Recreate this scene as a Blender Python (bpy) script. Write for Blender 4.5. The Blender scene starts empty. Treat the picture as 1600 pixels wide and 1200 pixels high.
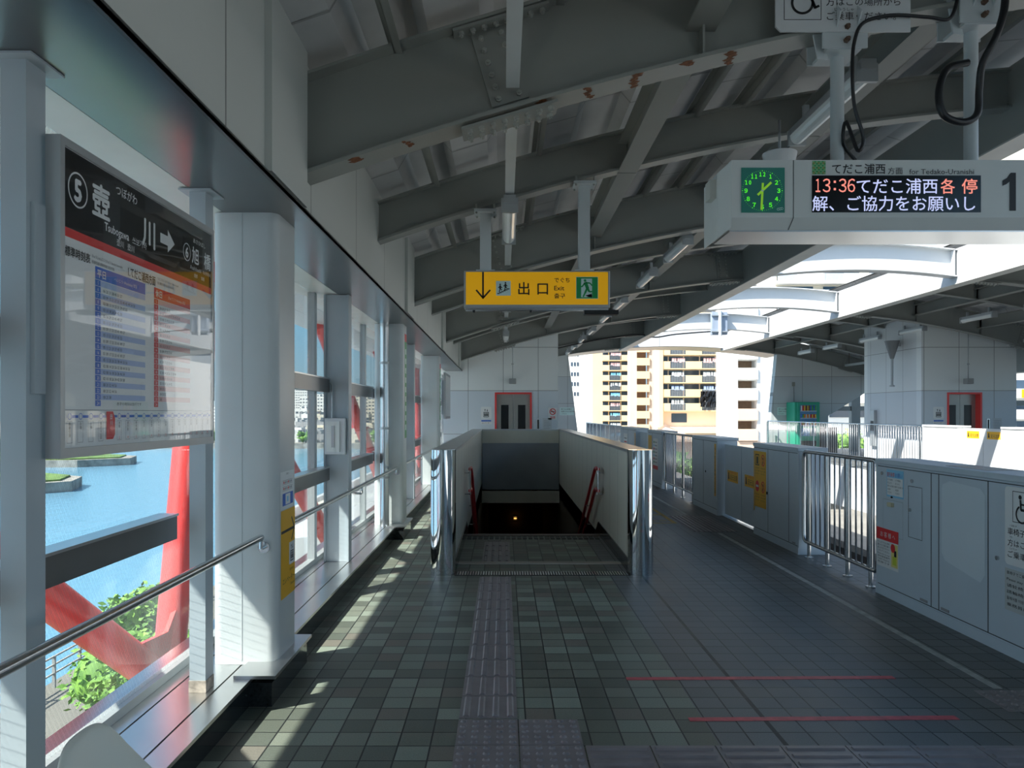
import bpy, bmesh, math, random
from mathutils import Vector, Matrix, noise
random.seed(7)
SC = bpy.context.scene
COL = SC.collection

# ------------------------------------------------------------------ camera
F, PX, PY, H = 1190.0, 787.0, 645.0, 1.54
cam_d = bpy.data.cameras.new('camera')
cam_d.sensor_width = 36.0
cam_d.lens = F / 1600.0 * 36.0
cam_d.shift_x = (800.0 - PX) / 1600.0
cam_d.shift_y = (PY - 600.0) / 1600.0
cam_d.clip_end = 2000
cam_d.clip_start = 0.02
cam = bpy.data.objects.new('camera', cam_d)
cam.location = (0, 0, H)
cam.rotation_euler = (math.pi / 2, 0, 0)
COL.objects.link(cam)
SC.camera = cam

# ------------------------------------------------------------------ view, sky, sun
SC.view_settings.view_transform = 'Standard'
SC.view_settings.look = 'None'
SC.view_settings.gamma = 1.0
SC.view_settings.use_curve_mapping = False
SC.view_settings.exposure = 0.45
SUN_DIR = Vector((1.0, 0.57, -1.28)).normalized()      # the way the light travels
world = bpy.data.worlds.new('sky')
SC.world = world
world.use_nodes = True
wn, wl = world.node_tree.nodes, world.node_tree.links
wn.clear()
w_out = wn.new('ShaderNodeOutputWorld')
w_bg = wn.new('ShaderNodeBackground')
w_tc = wn.new('ShaderNodeTexCoord')
w_sep = wn.new('ShaderNodeSeparateXYZ')
w_ramp = wn.new('ShaderNodeValToRGB')
wl.new(w_tc.outputs['Generated'], w_sep.inputs[0])
wl.new(w_sep.outputs['Z'], w_ramp.inputs[0])
cr = w_ramp.color_ramp
cr.elements[0].position = 0.0
cr.elements[0].color = (0.58, 0.80, 0.92, 1)
cr.elements[1].position = 1.0
cr.elements[1].color = (0.08, 0.20, 0.45, 1)
e = cr.elements.new(0.12); e.color = (0.40, 0.84, 1.2, 1)
e = cr.elements.new(0.40); e.color = (0.16, 0.46, 0.92, 1)
# bright haze round the sun, high behind the viewer
w_dot = wn.new('ShaderNodeVectorMath'); w_dot.operation = 'DOT_PRODUCT'
w_dot.inputs[1].default_value = tuple(-SUN_DIR)
wl.new(w_tc.outputs['Generated'], w_dot.inputs[0])
w_max = wn.new('ShaderNodeMath'); w_max.operation = 'MAXIMUM'; w_max.inputs[1].default_value = 0.0
wl.new(w_dot.outputs['Value'], w_max.inputs[0])
w_pow = wn.new('ShaderNodeMath'); w_pow.operation = 'POWER'; w_pow.inputs[1].default_value = 3.0
wl.new(w_max.outputs[0], w_pow.inputs[0])
w_mul = wn.new('ShaderNodeVectorMath'); w_mul.operation = 'SCALE'
w_mul.inputs[0].default_value = (1.7, 1.75, 1.8)
wl.new(w_pow.outputs[0], w_mul.inputs['Scale'])
# thin clouds
w_noise = wn.new('ShaderNodeTexNoise'); w_noise.inputs['Scale'].default_value = 5.0; w_noise.inputs['Detail'].default_value = 5
wl.new(w_tc.outputs['Generated'], w_noise.inputs['Vector'])
w_cr = wn.new('ShaderNodeValToRGB')
w_cr.color_ramp.elements[0].position = 0.56; w_cr.color_ramp.elements[0].color = (0, 0, 0, 1)
w_cr.color_ramp.elements[1].position = 0.80; w_cr.color_ramp.elements[1].color = (0.45, 0.42, 0.36, 1)
wl.new(w_noise.outputs['Fac'], w_cr.inputs[0])
w_add = wn.new('ShaderNodeVectorMath'); w_add.operation = 'ADD'
wl.new(w_ramp.outputs[0], w_add.inputs[0]); wl.new(w_mul.outputs[0], w_add.inputs[1])
w_add2 = wn.new('ShaderNodeVectorMath'); w_add2.operation = 'ADD'
wl.new(w_add.outputs[0], w_add2.inputs[0]); wl.new(w_cr.outputs[0], w_add2.inputs[1])
wl.new(w_add2.outputs[0], w_bg.inputs['Color'])
w_bg.inputs['Strength'].default_value = 0.70
wl.new(w_bg.outputs[0], w_out.inputs['Surface'])

sun_d = bpy.data.lights.new('sun', 'SUN')
sun_d.energy = 8.5
sun_d.angle = math.radians(0.55)
sun_d.color = (1.0, 0.96, 0.88)
sun = bpy.data.objects.new('sun', sun_d)
sun.rotation_euler = SUN_DIR.to_track_quat('-Z', 'Y').to_euler()
sun.location = (-20, -10, 30)
COL.objects.link(sun)

# ------------------------------------------------------------------ materials
MATS = {}
def mat(name, col, rough=0.5, metal=0.0, var=0.06, scale=3.0, spec=0.5, emit=None, coat=0.0):
    if name in MATS:
        return MATS[name]
    m = bpy.data.materials.new(name); m.use_nodes = True
    n, l = m.node_tree.nodes, m.node_tree.links
    b = n['Principled BSDF']
    b.inputs['Roughness'].default_value = rough
    b.inputs['Metallic'].default_value = metal
    b.inputs['Specular IOR Level'].default_value = spec
    b.inputs['Coat Weight'].default_value = coat
    if var > 0:
        tc = n.new('ShaderNodeTexCoord')
        nz = n.new('ShaderNodeTexNoise'); nz.inputs['Scale'].default_value = scale; nz.inputs['Detail'].default_value = 3
        r = n.new('ShaderNodeValToRGB')
        r.color_ramp.elements[0].position = 0.3; r.color_ramp.elements[1].position = 0.7
        r.color_ramp.elements[0].color = tuple(max(0, c * (1 - var)) for c in col) + (1,)
        r.color_ramp.elements[1].color = tuple(min(1, c * (1 + var)) for c in col) + (1,)
        l.new(tc.outputs['Object'], nz.inputs['Vector']); l.new(nz.outputs['Fac'], r.inputs[0]); l.new(r.outputs[0], b.inputs['Base Color'])
    else:
        b.inputs['Base Color'].default_value = tuple(col) + (1,)
    if emit:
        b.inputs['Emission Color'].default_value = tuple(emit[:3]) + (1,)
        b.inputs['Emission Strength'].default_value = emit[3]
    MATS[name] = m
    return m

def srgb(r, g, b):
    f = lambda c: (c / 255 / 12.92) if c / 255 <= 0.04045 else ((c / 255 + 0.055) / 1.055) ** 2.4
    return (f(r), f(g), f(b))

white_paint = mat('white paint', (0.74, 0.76, 0.73), 0.42)
post_paint = mat('blue grey paint', (0.43, 0.49, 0.53), 0.4, var=0.04)
column_paint = mat('pale grey paint', (0.56, 0.60, 0.61), 0.35, var=0.03)
deck_mat = mat('deck sheet', (0.62, 0.62, 0.62), 0.45, var=0.08)
stainless = mat('stainless', (0.62, 0.63, 0.64), 0.22, 1.0, var=0.03)
sill_steel = mat('sill steel', (0.66, 0.66, 0.66), 0.28, 1.0, var=0.03)
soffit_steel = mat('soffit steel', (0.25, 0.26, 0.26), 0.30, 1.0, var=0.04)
chrome = mat('mirror steel', (0.78, 0.79, 0.80), 0.05, 1.0, var=0.0)
dark_steel = mat('dark steel', (0.20, 0.20, 0.20), 0.35, 0.9, var=0.06)
alu = mat('aluminium', (0.45, 0.47, 0.48), 0.4, 0.6, var=0.04)
granite = mat('black granite', (0.022, 0.026, 0.028), 0.12, var=0.5, scale=60)
barrier_paint = mat('barrier grey', (0.55, 0.63, 0.70), 0.38, var=0.03)
barrier_white = mat('barrier white', (0.66, 0.68, 0.69), 0.4, var=0.02)
patch_paint = mat('faded patch', (0.66, 0.74, 0.80), 0.45, var=0.02)
seam_mat = mat('dark seam', (0.03, 0.035, 0.04), 0.6, var=0)
black = mat('black', (0.012, 0.012, 0.013), 0.45, var=0)
black_gloss = mat('black gloss', (0.008, 0.008, 0.010), 0.18, var=0)
red_paint = mat('red paint', (0.86, 0.065, 0.06), 0.32, var=0.05)
red_rail = mat('red rail', (0.50, 0.02, 0.025), 0.3, var=0.05)
red_print = mat('red print', (0.75, 0.03, 0.03), 0.45, var=0)
yellow = mat('sign yellow', (0.86, 0.46, 0.008), 0.42, var=0)
yellow_dirty = mat('floor yellow', (0.45, 0.28, 0.03), 0.6, var=0.3, scale=15)
white_print = mat('white print', (0.80, 0.82, 0.82), 0.4, var=0)
grey_print = mat('grey print', (0.30, 0.30, 0.32), 0.5, var=0)
blue_print = mat('blue print', (0.02, 0.13, 0.58), 0.4, var=0)
pale_blue = mat('pale blue print', (0.42, 0.53, 0.78), 0.45, var=0)
pale_red = mat('pale red print', (0.80, 0.48, 0.46), 0.45, var=0)
sky_blue = mat('cyan print', (0.25, 0.62, 0.85), 0.45, var=0)
green_print = mat('green print', (0.01, 0.33, 0.09), 0.4, var=0)
pale_aqua = mat('pale aqua print', (0.62, 0.80, 0.78), 0.4, var=0)
cream_wall = mat('cream panel', (0.68, 0.66, 0.56), 0.45, var=0.04)
grey_panel = mat('slate panel', (0.30, 0.33, 0.36), 0.4, var=0.06)
tactile = mat('tactile block', (0.25, 0.225, 0.235), 0.36, var=0.12, scale=8)
tape = mat('red tape', (0.62, 0.085, 0.11), 0.45, var=0.2, scale=20)
line_paint = mat('worn line', (0.46, 0.48, 0.48), 0.6, var=0.25, scale=12)
cable = mat('cable', (0.012, 0.012, 0.014), 0.4, var=0)
bolt_mat = mat('bolt', (0.40, 0.41, 0.38), 0.4, 0.3, var=0.1)
rust_bolt = mat('rusty bolt', (0.16, 0.10, 0.07), 0.6, 0.3, var=0.4, scale=40)
concrete = mat('concrete', (0.36, 0.355, 0.34), 0.8, var=0.15, scale=2)
shaded_concrete = mat('shaded concrete', (0.10, 0.10, 0.10), 0.85, var=0.3, scale=2)  # shade of the track pit put into the concrete colour
lamp_cover = mat('lamp cover', (0.78, 0.80, 0.78), 0.18, var=0.0)
chair_mat = mat('moulded shell', (0.84, 0.85, 0.76), 0.35, var=0.02)
vend_green = mat('vending green', (0.02, 0.36, 0.22), 0.35, var=0.04)
tan = mat('tan render', (0.88, 0.66, 0.38), 0.7, var=0.05, scale=0.3)
pink_tan = mat('pinkish render', (0.86, 0.62, 0.46), 0.7, var=0.05, scale=0.3)
pale_tan = mat('pale render', (0.92, 0.82, 0.66), 0.7, var=0.04, scale=0.3)
bwhite = mat('building white', (0.90, 0.89, 0.86), 0.7, var=0.03, scale=0.3)
brecess_shade = mat('shade in recess', (0.34, 0.22, 0.14), 0.8, var=0.1)  # dark brown stands in for the shade inside the tower openings
bglass = mat('building glass', (0.05, 0.08, 0.12), 0.1, var=0)
brail = mat('balcony rail', (0.50, 0.55, 0.60), 0.5, var=0.05)
bark = mat('bark', (0.10, 0.07, 0.05), 0.9, var=0.3)
grass_mat = mat('ground green', (0.12, 0.20, 0.05), 0.9, var=0.4, scale=0.5)
sand_mat = mat('promenade', (0.20, 0.19, 0.165), 0.9, var=0.15, scale=0.4)
stone_mat = mat('embankment stone', (0.30, 0.28, 0.25), 0.9, var=0.4, scale=0.6)
frame_grey = mat('window frame grey', (0.42, 0.45, 0.46), 0.4, 0.3, var=0.03)
clock_face_mat = mat('clock face', (0.02, 0.08, 0.075), 0.08, var=0, emit=(0.01, 0.06, 0.05, 0.5))
clock_num = mat('clock numeral', (0.10, 0.8, 0.02), 0.5, var=0, emit=(0.08, 0.85, 0.02, 0.55))
clock_hand = mat('clock hand', (0.30, 0.62, 0.03), 0.5, var=0, emit=(0.30, 0.65, 0.03, 0.25))
led_white = mat('led white', (0.3, 0.3, 0.4), 0.5, var=0, emit=(0.50, 0.55, 0.85, 0.75))
led_red = mat('led red', (0.4, 0.1, 0.08), 0.5, var=0, emit=(0.85, 0.26, 0.20, 0.75))
display_body = mat('display body', (0.66, 0.68, 0.66), 0.45, var=0.02)
can_mats = [mat('can ' + k, c, 0.3, var=0) for k, c in (('red', (0.6, 0.03, 0.03)), ('orange', (0.8, 0.25, 0.03)), ('blue', (0.05, 0.2, 0.6)), ('yellow', (0.75, 0.55, 0.05)), ('white', (0.7, 0.7, 0.7)), ('green', (0.1, 0.45, 0.1)), ('brown', (0.2, 0.08, 0.04)))]
warm_lamp = mat('warm lamp', (1, 0.6, 0.2), 0.5, var=0, emit=(1.0, 0.45, 0.10, 1.5))

def leaf_material(name, c0, c1):
    m = bpy.data.materials.new(name); m.use_nodes = True
    n, l = m.node_tree.nodes, m.node_tree.links
    b = n['Principled BSDF']; b.inputs['Roughness'].default_value = 0.7
    tc = n.new('ShaderNodeTexCoord'); nz = n.new('ShaderNodeTexWhiteNoise'); r = n.new('ShaderNodeMixRGB')
    vm = n.new('ShaderNodeVectorMath'); vm.operation = 'SNAP'; vm.inputs[1].default_value = (0.2, 0.2, 0.2)
    l.new(tc.outputs['Object'], vm.inputs[0]); l.new(vm.outputs[0], nz.inputs['Vector'])
    r.inputs[1].default_value = c0 + (1,); r.inputs[2].default_value = c1 + (1,)
    l.new(nz.outputs['Value'], r.inputs[0]); l.new(r.outputs[0], b.inputs['Base Color'])
    return m
leaf_mat = leaf_material('leaf', (0.05, 0.15, 0.02), (0.22, 0.42, 0.06))
leaf_dark = leaf_material('leaf dark', (0.02, 0.07, 0.02), (0.08, 0.20, 0.04))

def girder_material():
    m = bpy.data.materials.new('girder paint'); m.use_nodes = True
    n, l = m.node_tree.nodes, m.node_tree.links
    b = n['Principled BSDF']; b.inputs['Roughness'].default_value = 0.45
    tc = n.new('ShaderNodeTexCoord')
    nz = n.new('ShaderNodeTexNoise'); nz.inputs['Scale'].default_value = 3.2; nz.inputs['Detail'].default_value = 8; nz.inputs['Roughness'].default_value = 0.65
    r = n.new('ShaderNodeValToRGB'); r.color_ramp.elements[0].position = 0.70; r.color_ramp.elements[1].position = 0.73
    nz2 = n.new('ShaderNodeTexNoise'); nz2.inputs['Scale'].default_value = 1.5
    r2 = n.new('ShaderNodeValToRGB')
    r2.color_ramp.elements[0].color = (0.25, 0.26, 0.24, 1); r2.color_ramp.elements[1].color = (0.31, 0.32, 0.295, 1)
    mx = n.new('ShaderNodeMixRGB'); mx.inputs[2].default_value = (0.20, 0.075, 0.02, 1)
    l.new(tc.outputs['Object'], nz.inputs['Vector']); l.new(tc.outputs['Object'], nz2.inputs['Vector'])
    l.new(nz.outputs['Fac'], r.inputs[0]); l.new(nz2.outputs['Fac'], r2.inputs[0])
    l.new(r.outputs[0], mx.inputs[0]); l.new(r2.outputs[0], mx.inputs[1]); l.new(mx.outputs[0], b.inputs['Base Color'])
    return m
girder_mat = girder_material()

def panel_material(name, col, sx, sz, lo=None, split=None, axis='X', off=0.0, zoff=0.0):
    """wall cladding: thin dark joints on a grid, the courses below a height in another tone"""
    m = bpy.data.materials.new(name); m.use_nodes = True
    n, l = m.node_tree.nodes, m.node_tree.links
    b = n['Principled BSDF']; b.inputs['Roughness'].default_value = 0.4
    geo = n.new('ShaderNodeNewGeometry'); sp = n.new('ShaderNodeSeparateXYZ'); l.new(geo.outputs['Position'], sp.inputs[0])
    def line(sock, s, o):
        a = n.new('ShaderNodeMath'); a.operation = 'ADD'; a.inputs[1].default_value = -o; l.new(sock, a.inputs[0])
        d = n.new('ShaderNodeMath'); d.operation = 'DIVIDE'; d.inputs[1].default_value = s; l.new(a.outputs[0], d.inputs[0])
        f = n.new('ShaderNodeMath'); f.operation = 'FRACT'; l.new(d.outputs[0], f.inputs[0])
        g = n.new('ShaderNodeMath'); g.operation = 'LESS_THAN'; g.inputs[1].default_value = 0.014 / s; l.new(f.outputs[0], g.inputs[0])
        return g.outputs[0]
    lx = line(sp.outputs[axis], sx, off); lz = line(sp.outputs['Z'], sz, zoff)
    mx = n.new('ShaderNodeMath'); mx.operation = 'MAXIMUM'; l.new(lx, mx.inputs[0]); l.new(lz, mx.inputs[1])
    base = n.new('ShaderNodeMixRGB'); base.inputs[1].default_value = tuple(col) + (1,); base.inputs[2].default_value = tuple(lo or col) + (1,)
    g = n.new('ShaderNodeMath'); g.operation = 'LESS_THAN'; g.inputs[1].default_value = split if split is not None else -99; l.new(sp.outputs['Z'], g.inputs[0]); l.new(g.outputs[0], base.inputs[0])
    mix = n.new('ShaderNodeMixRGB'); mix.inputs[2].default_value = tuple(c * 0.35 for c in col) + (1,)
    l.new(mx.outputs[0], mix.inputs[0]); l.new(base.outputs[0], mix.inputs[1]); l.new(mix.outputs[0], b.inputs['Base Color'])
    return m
wall_panels = panel_material('wall cladding', (0.56, 0.58, 0.55), 1.37, 50, axis='Y', off=0.35, zoff=-20)
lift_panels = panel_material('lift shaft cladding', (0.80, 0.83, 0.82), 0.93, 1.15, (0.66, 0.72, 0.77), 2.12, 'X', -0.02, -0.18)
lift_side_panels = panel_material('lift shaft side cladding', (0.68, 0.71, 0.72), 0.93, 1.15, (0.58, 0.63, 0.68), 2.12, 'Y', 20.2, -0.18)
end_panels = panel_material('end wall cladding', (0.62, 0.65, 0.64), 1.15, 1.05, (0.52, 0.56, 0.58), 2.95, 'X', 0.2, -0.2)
fascia_panels = panel_material('fascia cladding', (0.54, 0.55, 0.56), 2.55, 50, axis='Y', off=0.8, zoff=-20)
stair_panels = panel_material('stairwell cladding', (0.68, 0.66, 0.57), 0.6, 50, axis='Y', off=0.3, zoff=-20)

def floor_material():
    m = bpy.data.materials.new('platform tiles'); m.use_nodes = True
    n, l = m.node_tree.nodes, m.node_tree.links
    b = n['Principled BSDF']
    geo = n.new('ShaderNodeNewGeometry'); sp = n.new('ShaderNodeSeparateXYZ'); l.new(geo.outputs['Position'], sp.inputs[0])
    def M(op, a, bb=None):
        k = n.new('ShaderNodeMath'); k.operation = op
        for i, v in enumerate((a, bb)):
            if v is None: continue
            if isinstance(v, (int, float)): k.inputs[i].default_value = v
            else: l.new(v, k.inputs[i])
        return k.outputs[0]
    T = 0.15
    u = M('DIVIDE', M('ADD', sp.outputs['X'], -1.31), T); v = M('DIVIDE', M('ADD', sp.outputs['Y'], -4.42), T)
    fu, fv = M('FLOOR', u), M('FLOOR', v)
    cv = n.new('ShaderNodeCombineXYZ'); l.new(fu, cv.inputs[0]); l.new(fv, cv.inputs[1])
    wn_ = n.new('ShaderNodeTexWhiteNoise'); wn_.noise_dimensions = '2D'; l.new(cv.outputs[0], wn_.inputs['Vector'])
    # two colour families: mottled green grey by the windows, even blue grey by the doors
    r1 = n.new('ShaderNodeValToRGB'); r1.color_ramp.interpolation = 'CONSTANT'
    cols = [(0.0, (0.115, 0.130, 0.108)), (0.25, (0.150, 0.165, 0.134)), (0.45, (0.195, 0.216, 0.178)), (0.65, (0.225, 0.260, 0.218)), (0.82, (0.190, 0.178, 0.150)), (0.92, (0.262, 0.300, 0.250))]
    ee = r1.color_ramp.elements
    ee[0].position = cols[0][0]; ee[0].color = cols[0][1] + (1,)
    ee[1].position = cols[1][0]; ee[1].color = cols[1][1] + (1,)
    for p, c in cols[2:]:
        q = ee.new(p); q.color = c + (1,)
    l.new(wn_.outputs['Value'], r1.inputs[0])
    r2 = n.new('ShaderNodeValToRGB')
    r2.color_ramp.elements[0].color = (0.120, 0.130, 0.134, 1); r2.color_ramp.elements[1].color = (0.195, 0.208, 0.215, 1)
    l.new(wn_.outputs['Value'], r2.inputs[0])
    side = M('GREATER_THAN', sp.outputs['X'], 1.0)
    mx = n.new('ShaderNodeMixRGB'); l.new(side, mx.inputs[0]); l.new(r1.outputs[0], mx.inputs[1]); l.new(r2.outputs[0], mx.inputs[2])
    # grain
    nz = n.new('ShaderNodeTexNoise'); nz.inputs['Scale'].default_value = 160; nz.inputs['Detail'].default_value = 2; l.new(geo.outputs['Position'], nz.inputs['Vector'])
    gr = n.new('ShaderNodeMixRGB'); gr.blend_type = 'OVERLAY'; gr.inputs[0].default_value = 0.35; l.new(mx.outputs[0], gr.inputs[1]); l.new(nz.outputs['Fac'], gr.inputs[2])
    eu = M('LESS_THAN', M('ABSOLUTE', M('ADD', M('FRACT', u), -0.5)), 0.474); ev = M('LESS_THAN', M('ABSOLUTE', M('ADD', M('FRACT', v), -0.5)), 0.474)
    tile = M('MULTIPLY', eu, ev)
    # wide expansion joints
    j1 = M('GREATER_THAN', M('ABSOLUTE', M('ADD', sp.outputs['X'], -1.31)), 0.012)
    yy = M('FRACT', M('DIVIDE', M('ADD', sp.outputs['Y'], -4.42 + 0.006), 2.55)); j2 = M('GREATER_THAN', yy, 0.006)
    keep = M('MULTIPLY', tile, M('MULTIPLY', j1, j2))
    fin = n.new('ShaderNodeMixRGB'); fin.inputs[1].default_value = (0.018, 0.02, 0.02, 1)
    l.new(keep, fin.inputs[0]); l.new(gr.outputs[0], fin.inputs[2]); l.new(fin.outputs[0], b.inputs['Base Color'])
    rr = M('ADD', M('MULTIPLY', wn_.outputs['Value'], 0.10), 0.42); l.new(rr, b.inputs['Roughness'])
    bp = n.new('ShaderNodeBump'); bp.inputs['Strength'].default_value = 0.25; bp.inputs['Distance'].default_value = 0.003
    l.new(M('ADD', M('MULTIPLY', nz.outputs['Fac'], 0.4), keep), bp.inputs['Height']); l.new(bp.outputs[0], b.inputs['Normal'])
    return m
floor_mat = floor_material()

def schlick(n, l, f0):
    lw = n.new('ShaderNodeLayerWeight'); lw.inputs['Blend'].default_value = 0.5
    p = n.new('ShaderNodeMath'); p.operation = 'POWER'; p.inputs[1].default_value = 5.0; l.new(lw.outputs['Facing'], p.inputs[0])
    m = n.new('ShaderNodeMath'); m.operation = 'MULTIPLY_ADD'; m.inputs[1].default_value = 1 - f0; m.inputs[2].default_value = f0; l.new(p.outputs[0], m.inputs[0])
    return m.outputs[0]

def wired_glass():
    m = bpy.data.materials.new('wired glass'); m.use_nodes = True
    n, l = m.node_tree.nodes, m.node_tree.links
    n.clear()
    out = n.new('ShaderNodeOutputMaterial'); tr = n.new('ShaderNodeBsdfTransparent'); tr.inputs[0].default_value = (0.93, 0.96, 0.95, 1)
    gl = n.new('ShaderNodeBsdfGlossy'); gl.inputs['Roughness'].default_value = 0.02
    mix = n.new('ShaderNodeMixShader'); l.new(schlick(n, l, 0.03), mix.inputs[0]); l.new(tr.outputs[0], mix.inputs[1]); l.new(gl.outputs[0], mix.inputs[2])
    geo = n.new('ShaderNodeNewGeometry'); sp = n.new('ShaderNodeSeparateXYZ'); l.new(geo.outputs['Position'], sp.inputs[0])
    def M(op, a, bb=None):
        k = n.new('ShaderNodeMath'); k.operation = op
        for i, v in enumerate((a, bb)):
            if v is None: continue
            if isinstance(v, (int, float)): k.inputs[i].default_value = v
            else: l.new(v, k.inputs[i])
        return k.outputs[0]
    z2 = M('MULTIPLY', sp.outputs['Z'], 0.6)
    a = M('FRACT', M('DIVIDE', M('ADD', sp.outputs['Y'], z2), 0.026)); c = M('FRACT', M('DIVIDE', M('SUBTRACT', sp.outputs['Y'], z2), 0.026))
    wire = M('MAXIMUM', M('LESS_THAN', a, 0.045), M('LESS_THAN', c, 0.045))
    df = n.new('ShaderNodeBsdfDiffuse'); df.inputs[0].default_value = (0.25, 0.28, 0.30, 1)
    mix2 = n.new('ShaderNodeMixShader'); l.new(M('MULTIPLY', wire, 0.55), mix2.inputs[0]); l.new(mix.outputs[0], mix2.inputs[1]); l.new(df.outputs[0], mix2.inputs[2])
    l.new(mix2.outputs[0], out.inputs[0])
    return m
glass_mat = wired_glass()

def water_material():
    m = bpy.data.materials.new('river water'); m.use_nodes = True
    n, l = m.node_tree.nodes, m.node_tree.links
    b = n['Principled BSDF']; b.inputs['Base Color'].default_value = (0.15, 0.31, 0.43, 1); b.inputs['Roughness'].default_value = 0.18
    tc = n.new('ShaderNodeTexCoord'); nz = n.new('ShaderNodeTexNoise'); nz.inputs['Scale'].default_value = 1.4; nz.inputs['Detail'].default_value = 6
    mp = n.new('ShaderNodeMapping'); mp.inputs['Scale'].default_value = (1.0, 0.35, 1.0); l.new(tc.outputs['Object'], mp.inputs[0]); l.new(mp.outputs[0], nz.inputs['Vector'])
    bp = n.new('ShaderNodeBump'); bp.inputs['Strength'].default_value = 0.35; bp.inputs['Distance'].default_value = 0.3
    l.new(nz.outputs['Fac'], bp.inputs['Height']); l.new(bp.outputs[0], b.inputs['Normal'])
    return m
water_mat = water_material()

def facade_material(name, col, fh=3.0, bw=2.5):
    m = bpy.data.materials.new(name); m.use_nodes = True
    n, l = m.node_tree.nodes, m.node_tree.links
    b = n['Principled BSDF']; b.inputs['Roughness'].default_value = 0.7
    geo = n.new('ShaderNodeNewGeometry'); sp = n.new('ShaderNodeSeparateXYZ'); l.new(geo.outputs['Position'], sp.inputs[0])
    def M(op, a, bb=None):
        k = n.new('ShaderNodeMath'); k.operation = op
        for i, v in enumerate((a, bb)):
            if v is None: continue
            if isinstance(v, (int, float)): k.inputs[i].default_value = v
            else: l.new(v, k.inputs[i])
        return k.outputs[0]
    fz = M('FRACT', M('DIVIDE', sp.outputs['Z'], fh)); fx = M('FRACT', M('DIVIDE', M('ADD', sp.outputs['X'], M('MULTIPLY', sp.outputs['Y'], 0.9)), bw))
    w = M('MULTIPLY', M('LESS_THAN', M('ABSOLUTE', M('ADD', fz, -0.55)), 0.2), M('LESS_THAN', M('ABSOLUTE', M('ADD', fx, -0.5)), 0.3))
    mx = n.new('ShaderNodeMixRGB'); l.new(w, mx.inputs[0]); mx.inputs[1].default_value = tuple(col) + (1,); mx.inputs[2].default_value = (0.10, 0.13, 0.16, 1)
    l.new(mx.outputs[0], b.inputs['Base Color'])
    return m
facades = [facade_material('far facade %s' % k, c, 3.0, w) for k, c, w in (('white', (0.82, 0.81, 0.78), 2.6), ('cream', (0.74, 0.68, 0.56), 3.1), ('grey', (0.42, 0.42, 0.43), 2.3))]

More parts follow.
